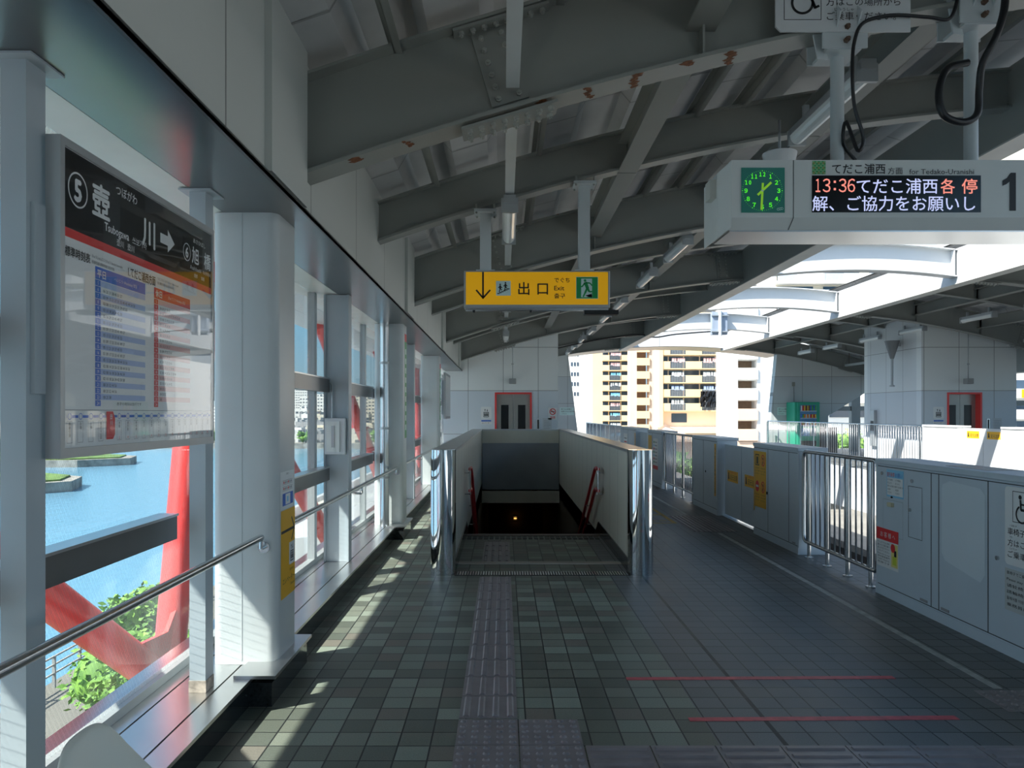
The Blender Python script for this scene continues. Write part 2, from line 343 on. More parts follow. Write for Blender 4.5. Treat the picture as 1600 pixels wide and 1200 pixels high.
# ------------------------------------------------------------------ build helpers
OFF = {}
class MB:
    def __init__(self): self.bm = bmesh.new()
    def poly(self, pts):
        try: return self.bm.faces.new([self.bm.verts.new(p) for p in pts])
        except ValueError: return None
    def box(self, x0, x1, y0, y1, z0, z1):
        v = [self.bm.verts.new((x, y, z)) for z in (z0, z1) for y in (y0, y1) for x in (x0, x1)]
        for f in ((0, 2, 3, 1), (4, 5, 7, 6), (0, 1, 5, 4), (2, 6, 7, 3), (0, 4, 6, 2), (1, 3, 7, 5)):
            self.bm.faces.new([v[i] for i in f])
        return self
    def obox(self, c, ax, ay, az):
        c, ax, ay, az = Vector(c), Vector(ax), Vector(ay), Vector(az)
        v = [self.bm.verts.new(c + i * ax + j * ay + k * az) for k in (-1, 1) for j in (-1, 1) for i in (-1, 1)]
        for f in ((0, 2, 3, 1), (4, 5, 7, 6), (0, 1, 5, 4), (2, 6, 7, 3), (0, 4, 6, 2), (1, 3, 7, 5)):
            self.bm.faces.new([v[i] for i in f])
        return self
    def prism(self, pts, d):
        """pts: polygon of 3D points, d: extrusion vector"""
        d = Vector(d); a = [self.bm.verts.new(p) for p in pts]; b = [self.bm.verts.new(Vector(p) + d) for p in pts]
        self.bm.faces.new(a[::-1]); self.bm.faces.new(b)
        for i in range(len(a)):
            j = (i + 1) % len(a); self.bm.faces.new((a[i], a[j], b[j], b[i]))
        return self
    def bar(self, p, q, r, n=10, r2=None, cap=True):
        p, q = Vector(p), Vector(q); d = (q - p).normalized(); r2 = r if r2 is None else r2
        u = d.orthogonal().normalized(); w = d.cross(u)
        a, b = [], []
        for i in range(n):
            t = 2 * math.pi * i / n; o = u * math.cos(t) + w * math.sin(t)
            a.append(self.bm.verts.new(p + o * r)); b.append(self.bm.verts.new(q + o * r2))
        for i in range(n):
            j = (i + 1) % n; f = self.bm.faces.new((a[i], a[j], b[j], b[i])); f.smooth = n > 6
        if cap: self.bm.faces.new(a[::-1]); self.bm.faces.new(b)
        return self
    def tube(self, pts, r, n=8, closed=False):
        pts = [Vector(p) for p in pts]; rings = []; N = len(pts); prev = None
        for i, p in enumerate(pts):
            a = pts[(i - 1) % N] if (closed or i > 0) else p
            b = pts[(i + 1) % N] if (closed or i < N - 1) else p
            d = (b - a).normalized()
            u = d.orthogonal().normalized() if prev is None else (prev - d * prev.dot(d)).normalized()
            prev = u; w = d.cross(u)
            rings.append([self.bm.verts.new(p + (u * math.cos(2 * math.pi * k / n) + w * math.sin(2 * math.pi * k / n)) * r) for k in range(n)])
        for i in range(N if closed else N - 1):
            A, B = rings[i], rings[(i + 1) % N]
            for k in range(n):
                f = self.bm.faces.new((A[k], A[(k + 1) % n], B[(k + 1) % n], B[k])); f.smooth = True
        if not closed: self.bm.faces.new(rings[0][::-1]); self.bm.faces.new(rings[-1])
        return self
    def ball(self, c, r, s=(1, 1, 1), sub=2):
        g = bmesh.ops.create_icosphere(self.bm, subdivisions=sub, radius=r)
        for v in g['verts']:
            v.co = Vector((v.co.x * s[0], v.co.y * s[1], v.co.z * s[2])) + Vector(c)
            for f in v.link_faces: f.smooth = True
        return self
    def build(self, name, m, parent=None, origin=None, bevel=0.0):
        bm = self.bm
        if bevel > 0:
            bmesh.ops.bevel(bm, geom=list(bm.edges), offset=bevel, segments=2, affect='EDGES', profile=0.5)
        bmesh.ops.recalc_face_normals(bm, faces=bm.faces)
        for e in bm.edges:
            if len(e.link_faces) == 2 and e.calc_face_angle(0.0) > 0.7: e.smooth = False
        me = bpy.data.meshes.new(name)
        off = OFF[parent] if parent is not None else Vector(origin if origin is not None else (0, 0, 0))
        bmesh.ops.translate(bm, verts=bm.verts, vec=-off)
        bm.to_mesh(me); bm.free()
        me.materials.append(m)
        o = bpy.data.objects.new(name, me); COL.objects.link(o)
        OFF[o] = off
        if parent is not None: o.parent = parent
        else: o.location = off
        return o

def thing(name, label, cat, loc, group=None, kind=None):
    o = bpy.data.objects.new(name, None); COL.objects.link(o)
    o.location = loc; o.empty_display_size = 0.1; OFF[o] = Vector(loc)
    return tag(o, label, cat, group, kind)
def tag(o, label=None, cat=None, group=None, kind=None):
    if label: o['label'] = label
    if cat: o['category'] = cat
    if group: o['group'] = group
    if kind: o['kind'] = kind
    return o
def box(name, m, b, parent=None, origin=None, bevel=0.0):
    return MB().box(*b).build(name, m, parent, origin, bevel)
def struct(o, label=None, cat=None):
    return tag(o, label, cat, None, 'structure')
def copy_tree(o, parent=None, shift=Vector((0, 0, 0))):
    c = o.copy(); COL.objects.link(c)
    if parent is None: c.location = o.location + shift
    c.parent = parent
    OFF[c] = OFF[o] + shift
    for ch in o.children: copy_tree(ch, c, shift)
    return c

# flat lettering and graphics on a surface
_txt = {}
def text_mesh(s):
    if s not in _txt:
        cu = bpy.data.curves.new('lettering', 'FONT'); cu.body = s; cu.resolution_u = 2
        o = bpy.data.objects.new('lettering', cu); COL.objects.link(o)
        dg = bpy.context.evaluated_depsgraph_get()
        me = bpy.data.meshes.new_from_object(o.evaluated_get(dg))
        vs = [tuple(v.co) for v in me.vertices]; fs = [tuple(p.vertices) for p in me.polygons]
        bpy.data.objects.remove(o); bpy.data.curves.remove(cu); bpy.data.meshes.remove(me)
        _txt[s] = (vs, fs)
    return _txt[s]

class Canvas:
    """2D drawing on a plane: o + u*U + v*V, lifted along N by layer"""
    def __init__(self, parent, o, U, V, lift=0.0008):
        self.p, self.o, self.U, self.V = parent, Vector(o), Vector(U), Vector(V)
        self.N = self.U.cross(self.V).normalized(); self.lift = lift; self.g = {}
    def _g(self, name, m):
        k = (name, m.name)
        if k not in self.g: self.g[k] = (MB(), m)
        return self.g[k][0]
    def P(self, u, v, layer): return self.o + self.U * u + self.V * v + self.N * (self.lift * layer)
    def poly(self, name, m, pts, layer=1):
        self._g(name, m).poly([self.P(u, v, layer) for u, v in pts])
    def rect(self, name, m, u0, v0, u1, v1, layer=1, r=0):
        if r <= 0: self.poly(name, m, [(u0, v0), (u1, v0), (u1, v1), (u0, v1)], layer)
        else:
            u0, u1 = min(u0, u1), max(u0, u1); v0, v1 = min(v0, v1), max(v0, v1); pts = []
            for cx, cy, a in ((u1 - r, v1 - r, 0), (u0 + r, v1 - r, 90), (u0 + r, v0 + r, 180), (u1 - r, v0 + r, 270)):
                for k in range(5):
                    t = math.radians(a + 22.5 * k); pts.append((cx + r * math.cos(t), cy + r * math.sin(t)))
            self.poly(name, m, pts, layer)
    def frame(self, name, m, u0, v0, u1, v1, t, layer=1):
        for r in ((u0, v0, u1, v0 + t), (u0, v1 - t, u1, v1), (u0, v0 + t, u0 + t, v1 - t), (u1 - t, v0 + t, u1, v1 - t)): self.rect(name, m, *r, layer=layer)
    def disc(self, name, m, u, v, r, layer=1, n=24):
        self.poly(name, m, [(u + r * math.cos(2 * math.pi * i / n), v + r * math.sin(2 * math.pi * i / n)) for i in range(n)], layer)
    def ring(self, name, m, u, v, r0, r1, layer=1, n=32, a0=0, a1=360):
        full = abs(a1 - a0) >= 360
        for i in range(n):
            t0 = math.radians(a0 + (a1 - a0) * i / n); t1 = math.radians(a0 + (a1 - a0) * (i + 1) / n)
            self.poly(name, m, [(u + r * math.cos(t), v + r * math.sin(t)) for r, t in ((r0, t0), (r1, t0), (r1, t1), (r0, t1))], layer)
    def line(self, name, m, u0, v0, u1, v1, w, layer=1):
        d = Vector((u1 - u0, v1 - v0)).normalized(); nx, ny = -d.y * w / 2, d.x * w / 2
        self.poly(name, m, [(u0 + nx, v0 + ny), (u0 - nx, v0 - ny), (u1 - nx, v1 - ny), (u1 + nx, v1 + ny)], layer)
    def text(self, name, m, s, u, v, size, layer=2, align='L', width=None, bold=0.0, rot=0):
        """baseline at v; width squeezes or stretches the run"""
        vs, fs = text_mesh(s)
        if not vs: return
        x0 = min(a[0] for a in vs); x1 = max(a[0] for a in vs); k = size; kx = size if width is None else width / max(1e-6, x1 - x0)
        w = (x1 - x0) * kx; du = {'L': 0, 'C': -w / 2, 'R': -w}[align]
        mb = self._g(name, m)
        shifts = [(0, 0)] if not bold else [(-bold, 0), (bold, 0), (0, bold), (0, -bold)]
        ca, sa = math.cos(rot), math.sin(rot)
        for i, (bx, by) in enumerate(shifts):
            verts = []
            for a in vs:
                x, y = (a[0] - x0) * kx + du + bx, a[1] * k + by
                verts.append(mb.bm.verts.new(self.P(u + x * ca - y * sa, v + x * sa + y * ca, layer + 0.08 * i)))
            for f in fs:
                try: mb.bm.faces.new([verts[j] for j in f])
                except ValueError: pass
    def done(self):
        return [mb.build(k[0], m, self.p) for k, (mb, m) in self.g.items()]
def wheelchair(c, name, m, u, v, s, layer=3):
    c.disc(name, m, u - 0.10 * s, v + 0.40 * s, 0.075 * s, layer)
    c.line(name, m, u - 0.09 * s, v + 0.32 * s, u - 0.05 * s, v - 0.02 * s, 0.085 * s, layer)
    c.line(name, m, u - 0.09 * s, v + 0.17 * s, u + 0.17 * s, v + 0.17 * s, 0.06 * s, layer)
    c.line(name, m, u - 0.07 * s, v - 0.01 * s, u + 0.21 * s, v - 0.01 * s, 0.085 * s, layer)
    c.line(name, m, u + 0.19 * s, v + 0.02 * s, u + 0.32 * s, v - 0.30 * s, 0.075 * s, layer)
    c.line(name, m, u + 0.30 * s, v - 0.29 * s, u + 0.42 * s, v - 0.23 * s, 0.06 * s, layer)
    c.ring(name, m, u - 0.02 * s, v - 0.16 * s, 0.235 * s, 0.30 * s, layer, 28, 115, 375)
def lift_icon(c, name, m, u, v, s, layer=3):
    c.frame(name, m, u - 0.28 * s, v - 0.42 * s, u + 0.28 * s, v + 0.12 * s, 0.05 * s, layer)
    for k in (-0.15, 0, 0.15):
        c.disc(name, m, u + k * s, v - 0.02 * s, 0.055 * s, layer, 12); c.rect(name, m, u + k * s - 0.055 * s, v - 0.3 * s, u + k * s + 0.055 * s, v - 0.09 * s, layer)
    for k, d in ((-0.12, 1), (0.12, -1)):
        c.line(name, m, u + k * s, v + 0.2 * s, u + k * s, v + 0.42 * s, 0.05 * s, layer)
        y = v + (0.45 if d > 0 else 0.17) * s
        c.poly(name, m, [(u + (k - 0.08) * s, y - d * 0.11 * s), (u + (k + 0.08) * s, y - d * 0.11 * s), (u + k * s, y)], layer)

# ------------------------------------------------------------------ layout constants
XC = 6.70                                   # middle between the two platforms
GY = [4.35 + 5.1 * k for k in range(-2, 6)] # main girder lines: -5.85, -0.75, 4.35 ... 29.85
SY = [6.90 + 5.1 * k for k in range(-2, 5)]
YE, YL = 29.85, 20.2                        # end wall, lift shaft front
XW = -1.13                                  # upper wall plane
XG = -1.77                                  # window plane
ZS = 2.645                                  # metal soffit
def zbot(x): return 2.874 + 0.2905 * (x + 1.11) - 0.0238 * (x + 1.11) * (x - 1.217)
def ztop(x): return zbot(x) + 0.57
def mir(x, far): return 2 * XC - x if far else x
ORDN = ['first', 'second', 'third', 'fourth', 'fifth', 'sixth', 'seventh', 'eighth', 'ninth', 'tenth', 'eleventh', 'twelfth']

# ------------------------------------------------------------------ floors, pit, stairs
SX0, SX1, SY0, SY1 = -0.475, 1.21, 9.62, 16.6
fl = MB()
fl.box(-1.80, SX0, -14, 33, -0.3, 0); fl.box(SX1, 3.62, -14, 33, -0.3, 0)
fl.box(SX0, SX1, -14, SY0, -0.3, 0); fl.box(SX0, SX1, SY1, 33, -0.3, 0)
struct(fl.build('floor', floor_mat), 'green grey tiled platform floor', 'floor')
struct(box('floor_2', floor_mat, (2 * XC - 3.62, 17.2, -14, 33, -0.3, 0)), 'tiled floor of the opposite platform', 'floor')
struct(box('trim_9', barrier_white, (2 * XC - 3.66, 2 * XC - 3.62, -14, 33, -1.15, 0.0)), 'white edge wall under the opposite platform', 'wall')
struct(box('trim_10', concrete, (3.62, 3.66, -14, 33, -1.15, 0.0)), 'edge wall under the near platform', 'wall')
for i, xx in enumerate((5.35, 2 * XC - 5.35)):
    t = thing('guideway_track', ('concrete monorail guideway track beside the near platform doors', 'concrete monorail guideway track beside the opposite platform')[i], 'track', (xx, 8, -2.4))
    box('running_surface', concrete, (xx - 0.42, xx + 0.42, -14, 60, -1.5, -1.35), t)
    box('web', shaded_concrete, (xx - 0.36, xx + 0.36, -14, 60, -2.6, -1.5), t)
    for s in (-1, 1):
        box('power_rail', red_rail, (xx + s * 0.37 - 0.04, xx + s * 0.37 + 0.04, -14, 60, -1.92, -1.84), t)
struct(box('trim_11', shaded_concrete, (3.3, 2 * XC - 3.3, -14, 33, -3.0, -2.6)), 'bottom of the track pit with shade in its colour', 'ground')

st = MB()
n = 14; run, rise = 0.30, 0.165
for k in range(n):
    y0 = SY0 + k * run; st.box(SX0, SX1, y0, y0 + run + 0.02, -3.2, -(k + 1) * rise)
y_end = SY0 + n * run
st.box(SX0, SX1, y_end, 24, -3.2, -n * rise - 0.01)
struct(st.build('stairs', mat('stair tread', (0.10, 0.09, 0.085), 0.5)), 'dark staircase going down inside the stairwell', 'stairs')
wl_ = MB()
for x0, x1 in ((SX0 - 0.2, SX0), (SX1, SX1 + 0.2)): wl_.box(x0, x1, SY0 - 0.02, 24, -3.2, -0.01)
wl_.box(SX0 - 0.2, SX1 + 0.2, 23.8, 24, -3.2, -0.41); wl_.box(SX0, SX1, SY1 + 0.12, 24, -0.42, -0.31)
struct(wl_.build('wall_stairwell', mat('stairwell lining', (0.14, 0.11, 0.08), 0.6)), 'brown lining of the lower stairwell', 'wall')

ZP = 1.185
for i, (x0, x1) in enumerate(((SX0 - 0.21, SX0), (SX1, SX1 + 0.20))):
    w = MB(); w.box(x0 + 0.004, x1 - 0.004, 7.30, SY1 + 0.15, 0.001, ZP - 0.03)
    o = struct(w.build(('wall_stair_left', 'wall_stair_right')[i], stair_panels), ('cream parapet wall of the stairwell on the window side', 'cream parapet wall of the stairwell on the track side')[i], 'wall')
    box('coping', sill_steel, (x0 - 0.005, x1 + 0.005, 7.30, SY1 + 0.15, ZP - 0.03, ZP), o)
    # skirting that drops with the steps
    xs = x1 if i == 0 else x0; sg = 1 if i == 0 else -1
    pts = [(xs, 7.32, 0.001), (xs, SY0, 0.001), (xs, SY1, -(SY1 - SY0) * 0.55), (xs, SY1, -(SY1 - SY0) * 0.55 + 0.2), (xs, SY0 + 0.05, 0.16), (xs, 7.32, 0.13)]
    MB().prism(pts, (sg * 0.012, 0, 0)).build('skirting', granite, o)
    # rounded mirror steel end
    xm, hw = (x0 + x1) / 2, (x1 - x0) / 2 + 0.012
    e_ = MB(); pr = []
    for k in range(33):
        a = math.pi + math.pi * k / 32; pr.append((xm + hw * math.cos(a), 7.27 + 0.10 * math.sin(a)))
    pr = [(xm - hw, 7.36)] + pr + [(xm + hw, 7.36)]
    lo = [e_.bm.verts.new((x, y, 0.0)) for x, y in pr]; hi = [e_.bm.verts.new((x, y, ZP + 0.002)) for x, y in pr]
    for k in range(len(pr) - 1):
        f = e_.bm.faces.new((lo[k], lo[k + 1], hi[k + 1], hi[k])); f.smooth = True
    e_.poly([(x, y, ZP + 0.002) for x, y in pr]); e_.poly([(xm + hw, 7.36, 0), (xm - hw, 7.36, 0), (xm - hw, 7.36, ZP + 0.002), (xm + hw, 7.36, ZP + 0.002)])
    e_.build('end_cap', chrome, o)
w = MB(); w.box(SX0, SX1, SY1, SY1 + 0.15, -0.3, ZP - 0.03)
o = struct(w.build('wall_stair_end', cream_wall), 'cream wall closing the stairwell', 'wall')
box('coping', sill_steel, (SX0, SX1, SY1 - 0.02, SY1 + 0.15, ZP - 0.03, ZP), o)
box('panel', grey_panel, (SX0 + 0.01, SX1 - 0.01, SY1 - 0.03, SY1 - 0.001, -0.13, 0.88), o)
box('lip', cream_wall, (SX0, SX1, SY1 - 0.05, SY1 + 0.12, -0.42, -0.16), o)
# entrance strips
g = MB()
for k in range(66):
    x = SX0 + 0.03 + k * 0.0248; g.box(x, x + 0.012, 7.20, 7.36, 0.001, 0.008)
gt = tag(box('drain_grating', black, (SX0 + 0.01, SX1 - 0.01, 7.19, 7.37, 0.0005, 0.003)), 'slotted drain grating across the stairwell entrance', 'grating')
g.build('slats', stainless, gt)
tag(box('entrance_strip', mat('entrance strip', (0.42, 0.38, 0.33), 0.45), (SX0 + 0.015, SX1 - 0.015, 7.74, 7.83, 0.0, 0.012)), 'pale threshold strip behind the stairwell drain grating', 'strip')
ns = tag(box('stair_nosing', mat('nosing', (0.16, 0.12, 0.10), 0.5), (SX0 + 0.015, SX1 - 0.015, 9.50, 9.64, 0.0, 0.01)), 'brown nosing strip at the top step of the stairs', 'strip')
g = MB()
for k in range(24):
    x = SX0 + 0.03 + k * 0.068; g.box(x, x + 0.048, 9.28, 9.45, 0.0, 0.006)
g.build('anti_slip_pads', black, ns)

lp = thing('wall_lamp', 'small amber lamp glowing in the dark stairwell', 'lamp', (0.36, 23.8, -1.75))
box('base', alu, (0.30, 0.42, 23.76, 23.80, -1.81, -1.69), lp)
MB().ball((0.36, 23.72, -1.75), 0.035, (1.3, 1, 0.6)).build('bulb', warm_lamp, lp)

# red double handrails in the stairwell
for i, (xr, wall) in enumerate(((SX0 + 0.07, SX0), (SX1 - 0.07, SX1))):
    t = thing('stair_handrail', ('red double handrail on the window side of the stairwell', 'red double handrail on the track side of the stairwell')[i], 'handrail', (wall, 9.3, 0.6))
    for z0 in (0.86, 0.60):
        pts = [(xr, 9.18, z0), (xr, 9.42, z0), (xr, 9.50, z0 - 0.02)] + [(xr, 9.5 + d, z0 - 0.02 - 0.55 * d) for d in (0.2, 2, 4, 6)]
        MB().tube(pts, 0.021, 10).build('rail', red_rail, t)
        for d in (0.08, 1.3, 2.6, 3.9):
            z = z0 - max(0, d - 0.3) * 0.55
            b_ = MB(); b_.bar((wall, 9.2 + d, z - 0.05), (xr, 9.2 + d, z - 0.05), 0.009, 6); b_.bar((xr, 9.2 + d, z - 0.055), (xr, 9.2 + d, z - 0.005), 0.009, 6); b_.build('bracket', stainless, t)
    MB().bar((xr, 9.19, 0.585), (xr, 9.19, 0.88), 0.012, 6).build('stub', stainless, t)

# ------------------------------------------------------------------ floor markings
def tactile_strip(label, x0, y0, nx, ny, dots=True, along='Y', m=tactile):
    o = MB(); q = MB(); bsz = 0.30
    for i in range(nx):
        for j in range(ny):
            ax, ay = x0 + i * bsz, y0 + j * bsz
            o.box(ax + 0.003, ax + bsz - 0.003, ay + 0.003, ay + bsz - 0.003, 0.0, 0.004)
            if dots:
                for a in range(5):
                    for b in range(5): q.bar((ax + 0.03 + a * 0.06, ay + 0.03 + b * 0.06, 0.004), (ax + 0.03 + a * 0.06, ay + 0.03 + b * 0.06, 0.0115), 0.018, 8, 0.010)
            else:
                for a in range(4):
                    c = 0.0375 + a * 0.075
                    pr = [(-0.018, 0.004), (-0.009, 0.011), (0.009, 0.011), (0.018, 0.004)]
                    if along == 'Y': q.prism([(ax + c + a_, ay + 0.02, z_) for a_, z_ in pr], (0, 0.26, 0))
                    else: q.prism([(ax + 0.02, ay + c + a_, z_) for a_, z_ in pr], (0.26, 0, 0))
    ob = o.build('tactile_paving', m, None, (x0, y0, 0)); tag(ob, label, 'tactile paving')
    sd = q.build('studs' if dots else 'ribs', m, ob)
    if dots: sd['kind'] = 'stuff'
    return ob
tactile_strip('ribbed tactile path leading to the stairwell grating', -0.228, 3.83, 1, 11, False)
tactile_strip('ribbed tactile path between grating and top step', -0.228, 7.86, 1, 4, False)
tactile_strip('studded tactile blocks where the two ribbed paths meet', -0.228, 2.92, 2, 3, True)
tactile_strip('ribbed tactile path running across towards the platform doors', 0.375, 2.92, 8, 2, False, 'X')
tactile_strip('studded tactile blocks before the wheelchair door', 2.60, 3.92, 2, 1, True)
tactile_strip('studded tactile blocks before the door gate by the yellow stickers', 2.45, 9.85, 2, 5, True)
for lab, (xa, ya, xb, yb) in (('red tape strip on the floor along the tile joint', (0.71, 4.385, 2.27, 4.445)), ('red tape strip on the floor close to the ribbed tactile path', (0.93, 3.80, 2.29, 3.86))):
    tag(MB().prism([(xa, ya, 0.0005), (xb, ya + 0.02, 0.0005), (xb, yb + 0.01, 0.0005), (xa, yb - 0.015, 0.0005)], (0, 0, 0.0015)).build('floor_tape', tape, None, (xa, ya, 0)), lab, 'tape')
tag(box('painted_line', line_paint, (2.735, 2.785, 4.25, 9.75, 0.0003, 0.0015), None, (2.76, 7, 0)), 'worn pale line along the floor from studded blocks to gate', 'line')
tag(box('painted_line', line_paint, (2.735, 2.785, 11.5, 29, 0.0003, 0.0015), None, (2.76, 20, 0)), 'worn pale line along the floor beyond the gate', 'line')
fm = thing('boarding_mark', 'worn yellow boarding mark on the floor at the gate', 'floor marking', (2.2, 11.2, 0))
c = Canvas(fm, (0, 0, 0.0006), (1, 0, 0), (0, 1, 0), 0.0006)
c.frame('border', yellow_dirty, 1.62, 10.6, 2.42, 14.2, 0.06); c.line('bars', yellow_dirty, 1.62, 12.6, 2.42, 12.6, 0.08); c.line('bars', yellow_dirty, 1.62, 11.5, 2.42, 11.5, 0.08)
c.text('lettering', yellow_dirty, '足元注意', 1.72, 10.8, 0.16)
c.rect('plate', yellow_dirty, 2.62, 10.0, 3.05, 11.3)
c.done()

# ------------------------------------------------------------------ left wall: sill, windows, posts, columns
sill = MB(); sill.box(-1.95, -1.335, -14, YE, -0.3, 0.132)
sl = struct(sill.build('trim_1', granite), 'black stone kerb under the windows', 'sill')
for a, b, z in ((-1.44, -1.32, 0.132), (-1.655, -1.45, 0.132), (-1.95, -1.665, 0.132)):
    box('sill_plate', sill_steel, (a, b, -14, YE, z, z + 0.018), sl)
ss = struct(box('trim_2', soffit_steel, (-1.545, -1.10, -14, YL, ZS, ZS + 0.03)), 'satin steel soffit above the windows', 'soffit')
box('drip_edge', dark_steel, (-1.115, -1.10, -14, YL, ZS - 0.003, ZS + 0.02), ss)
struct(box('trim_3', white_paint, (XG - 0.12, -1.555, -14, YE, ZS + 0.005, ZS + 0.06)), 'white soffit strip over the glass', 'soffit')
uw = MB(); uw.box(XW - 0.45, XW, -14, YL, ZS + 0.031, 3.62)
struct(uw.build('wall_left', wall_panels), 'tall white upper wall carrying the roof girders', 'wall')
cl = MB()
for y in GY:
    if y < YL: cl.box(XW, XW + 0.035, y - 0.75, y - 0.10, ZS + 0.04, 3.60)
struct(cl.build('trim_4', wall_panels), 'raised cladding panels beside the girder ends', 'wall')
ev = MB(); ev.prism([(XG - 0.13, -14, ZS + 0.06), (-3.32, -14, 2.95), (-3.36, -14, 3.12), (XW - 0.45, -14, 3.62), (XW - 0.45, -14, ZS + 0.2)], (0, YE + 14, 0))
struct(ev.build('trim_5', panel_material('eave cladding', (0.78, 0.80, 0.80), 0.9, 50, axis='X', off=0.1, zoff=-20)), 'white outer eave over the windows', 'eave')

WY = [1.95 + 2.55 * k for k in range(-6, 11)]       # mullion lines: ... 1.95, 4.5, 7.05 ...
wi = 0
for k in range(len(WY) - 1):
    y0, y1 = WY[k], WY[k + 1]
    if y0 > YE: break
    wi += 1
    w = thing('window_%d' % wi, None, None, (XG, (y0 + y1) / 2, 0.14), kind='structure')
    box('mullion', frame_grey, (XG - 0.035, XG + 0.03, y1 - 0.045, y1 + 0.045, 0.151, ZS + 0.004), w)
    box('bottom_frame', frame_grey, (XG - 0.03, XG + 0.03, y0 + 0.04, y1 - 0.04, 0.151, 0.195), w)
    for ya, yb in ((-0.58, 2.36), (2.46, 3.78), (4.605, 7.085), (7.235, 9.44), (9.86, 12.265), (12.415, 14.74), (15.16, 17.265), (17.415, 19.85)):
        if not (y0 < (ya + yb) / 2 <= y1): continue
        for z0, z1 in ((0.915, 1.03), (1.73, 1.85)):
            tr_ = box('transom', dark_steel, (-1.70, -1.62, ya, yb, z0, z1), w)
            box('ledge', sill_steel, (-1.71, -1.612, ya, yb, z1, z1 + 0.012), tr_)
    MB().box(XG - 0.003, XG + 0.003, y0 + 0.04, y1 - 0.04, 0.195, ZS + 0.004).build('pane', glass_mat, w)

def rounded_prism(x0, x1, y0, y1, z0, z1, r):
    mb = MB(); pts = []
    for cx, cy, a in ((x1 - r, y1 - r, 0), (x0 + r, y1 - r, 90), (x0 + r, y0 + r, 180), (x1 - r, y0 + r, 270)):
        for k in range(7):
            t = math.radians(a + 15 * k); pts.append((cx + r * math.cos(t), cy + r * math.sin(t), z0))
    mb.prism(pts, (0, 0, z1 - z0))
    for f in mb.bm.faces: f.smooth = len(f.verts) == 4
    return mb
CY = [4.41, 9.66, 14.96, 20.0]
for k, y in enumerate((-5.9, -0.8) + tuple(CY[:3])):
    lab = {2: 'thick white column by the station board with yellow lift notice', 3: 'thick white column with a steel downpipe in front', 4: 'thick white column beyond the downpipe'}.get(k, 'thick white column beside the bench windows' if k == 1 else 'thick white column far behind the bench')
    t = thing('support_column', lab, 'column', (-1.43, y, 0.136))
    shaft = rounded_prism(-1.61, -1.25, y - 0.21, y + 0.19, 0.151, ZS, 0.055).build('shaft', column_paint, t)
    box('joint_strip', column_paint, (-1.448, -1.442, y - 0.212, y - 0.20, 0.172, ZS - 0.002), shaft)
    pl = box('plinth', granite, (-1.334, -1.215, y - 0.42, y + 0.29, 0.0, 0.125), t)
    box('plinth_cap', sill_steel, (-1.41, -1.19, y - 0.44, y + 0.31, 0.1505, 0.168), pl)
# sign posts and flat posts
for k, (y, lab) in enumerate(((2.41, 'square grey post at the window side of the bench'), (3.83, 'square grey post with rusty foot before the thick column'))):
    t = thing('square_post', lab, 'post', (-1.52, y, 0.136))
    box('shaft', post_paint, (-1.56, -1.48, y - 0.05, y + 0.05, 0.151, ZS - 0.004), t)
    box('foot', mat('rusty foot', (0.42, 0.36, 0.30), 0.6, var=0.4, scale=20), (-1.563, -1.477, y - 0.053, y + 0.053, 0.151, 0.21), t)
    box('head_plate', post_paint, (-1.60, -1.44, y - 0.09, y + 0.09, ZS - 0.008, ZS - 0.001), t)
    box('mounting_lug', post_paint, (-1.482, -1.465, y - 0.03, y + 0.03, 1.6, 2.2), t)
for k, (y, lab) in enumerate(((7.12, 'flat grey post carrying the small white box'), (12.3, 'flat grey post beyond the downpipe column'), (17.3, 'flat grey post before the lift shaft corner'))):
    t = thing('flat_post', lab, 'post', (-1.56, y, 0.136))
    box('shaft', post_paint, (-1.668, -1.452, y, y + 0.08, 0.151, ZS - 0.004), t)
    box('flange', post_paint, (-1.676, -1.660, y - 0.03, y + 0.11, 0.151, ZS - 0.004), t); box('flange', post_paint, (-1.460, -1.444, y - 0.03, y + 0.11, 0.151, ZS - 0.004), t)
# emergency box on the flat post
t = thing('call_box', 'small white wall box on the flat grey post', 'box', (-1.57, 7.05, 1.32))
hb = MB().box(-1.655, -1.465, 7.035, 7.119, 1.155, 1.49).build('housing', barrier_white, t, bevel=0.006)
box('cover', white_paint, (-1.635, -1.515, 7.022, 7.036, 1.18, 1.46), t)
MB().box(-1.588, -1.562, 7.014, 7.023, 1.22, 1.42).build('slot', alu, t)
MB().tube([(-1.60, 7.09, 1.49), (-1.60, 7.10, 1.8), (-1.66, 7.10, 1.86)], 0.008, 6).build('conduit', alu, t)
# downpipe
t = thing('downpipe', 'polished steel downpipe in front of the thick column', 'pipe', (-1.462, 9.36, 0.136))
MB().bar((-1.462, 9.345, 0.151), (-1.462, 9.345, ZS), 0.056, 20).build('pipe', stainless, t)
for z in (0.75, 1.35, 2.15):
    c_ = MB(); c_.bar((-1.462, 9.345, z - 0.015), (-1.462, 9.345, z + 0.015), 0.062, 20); c_.box(-1.477, -1.447, 9.40, 9.449, z - 0.012, z + 0.012); c_.build('clamp', alu, t)
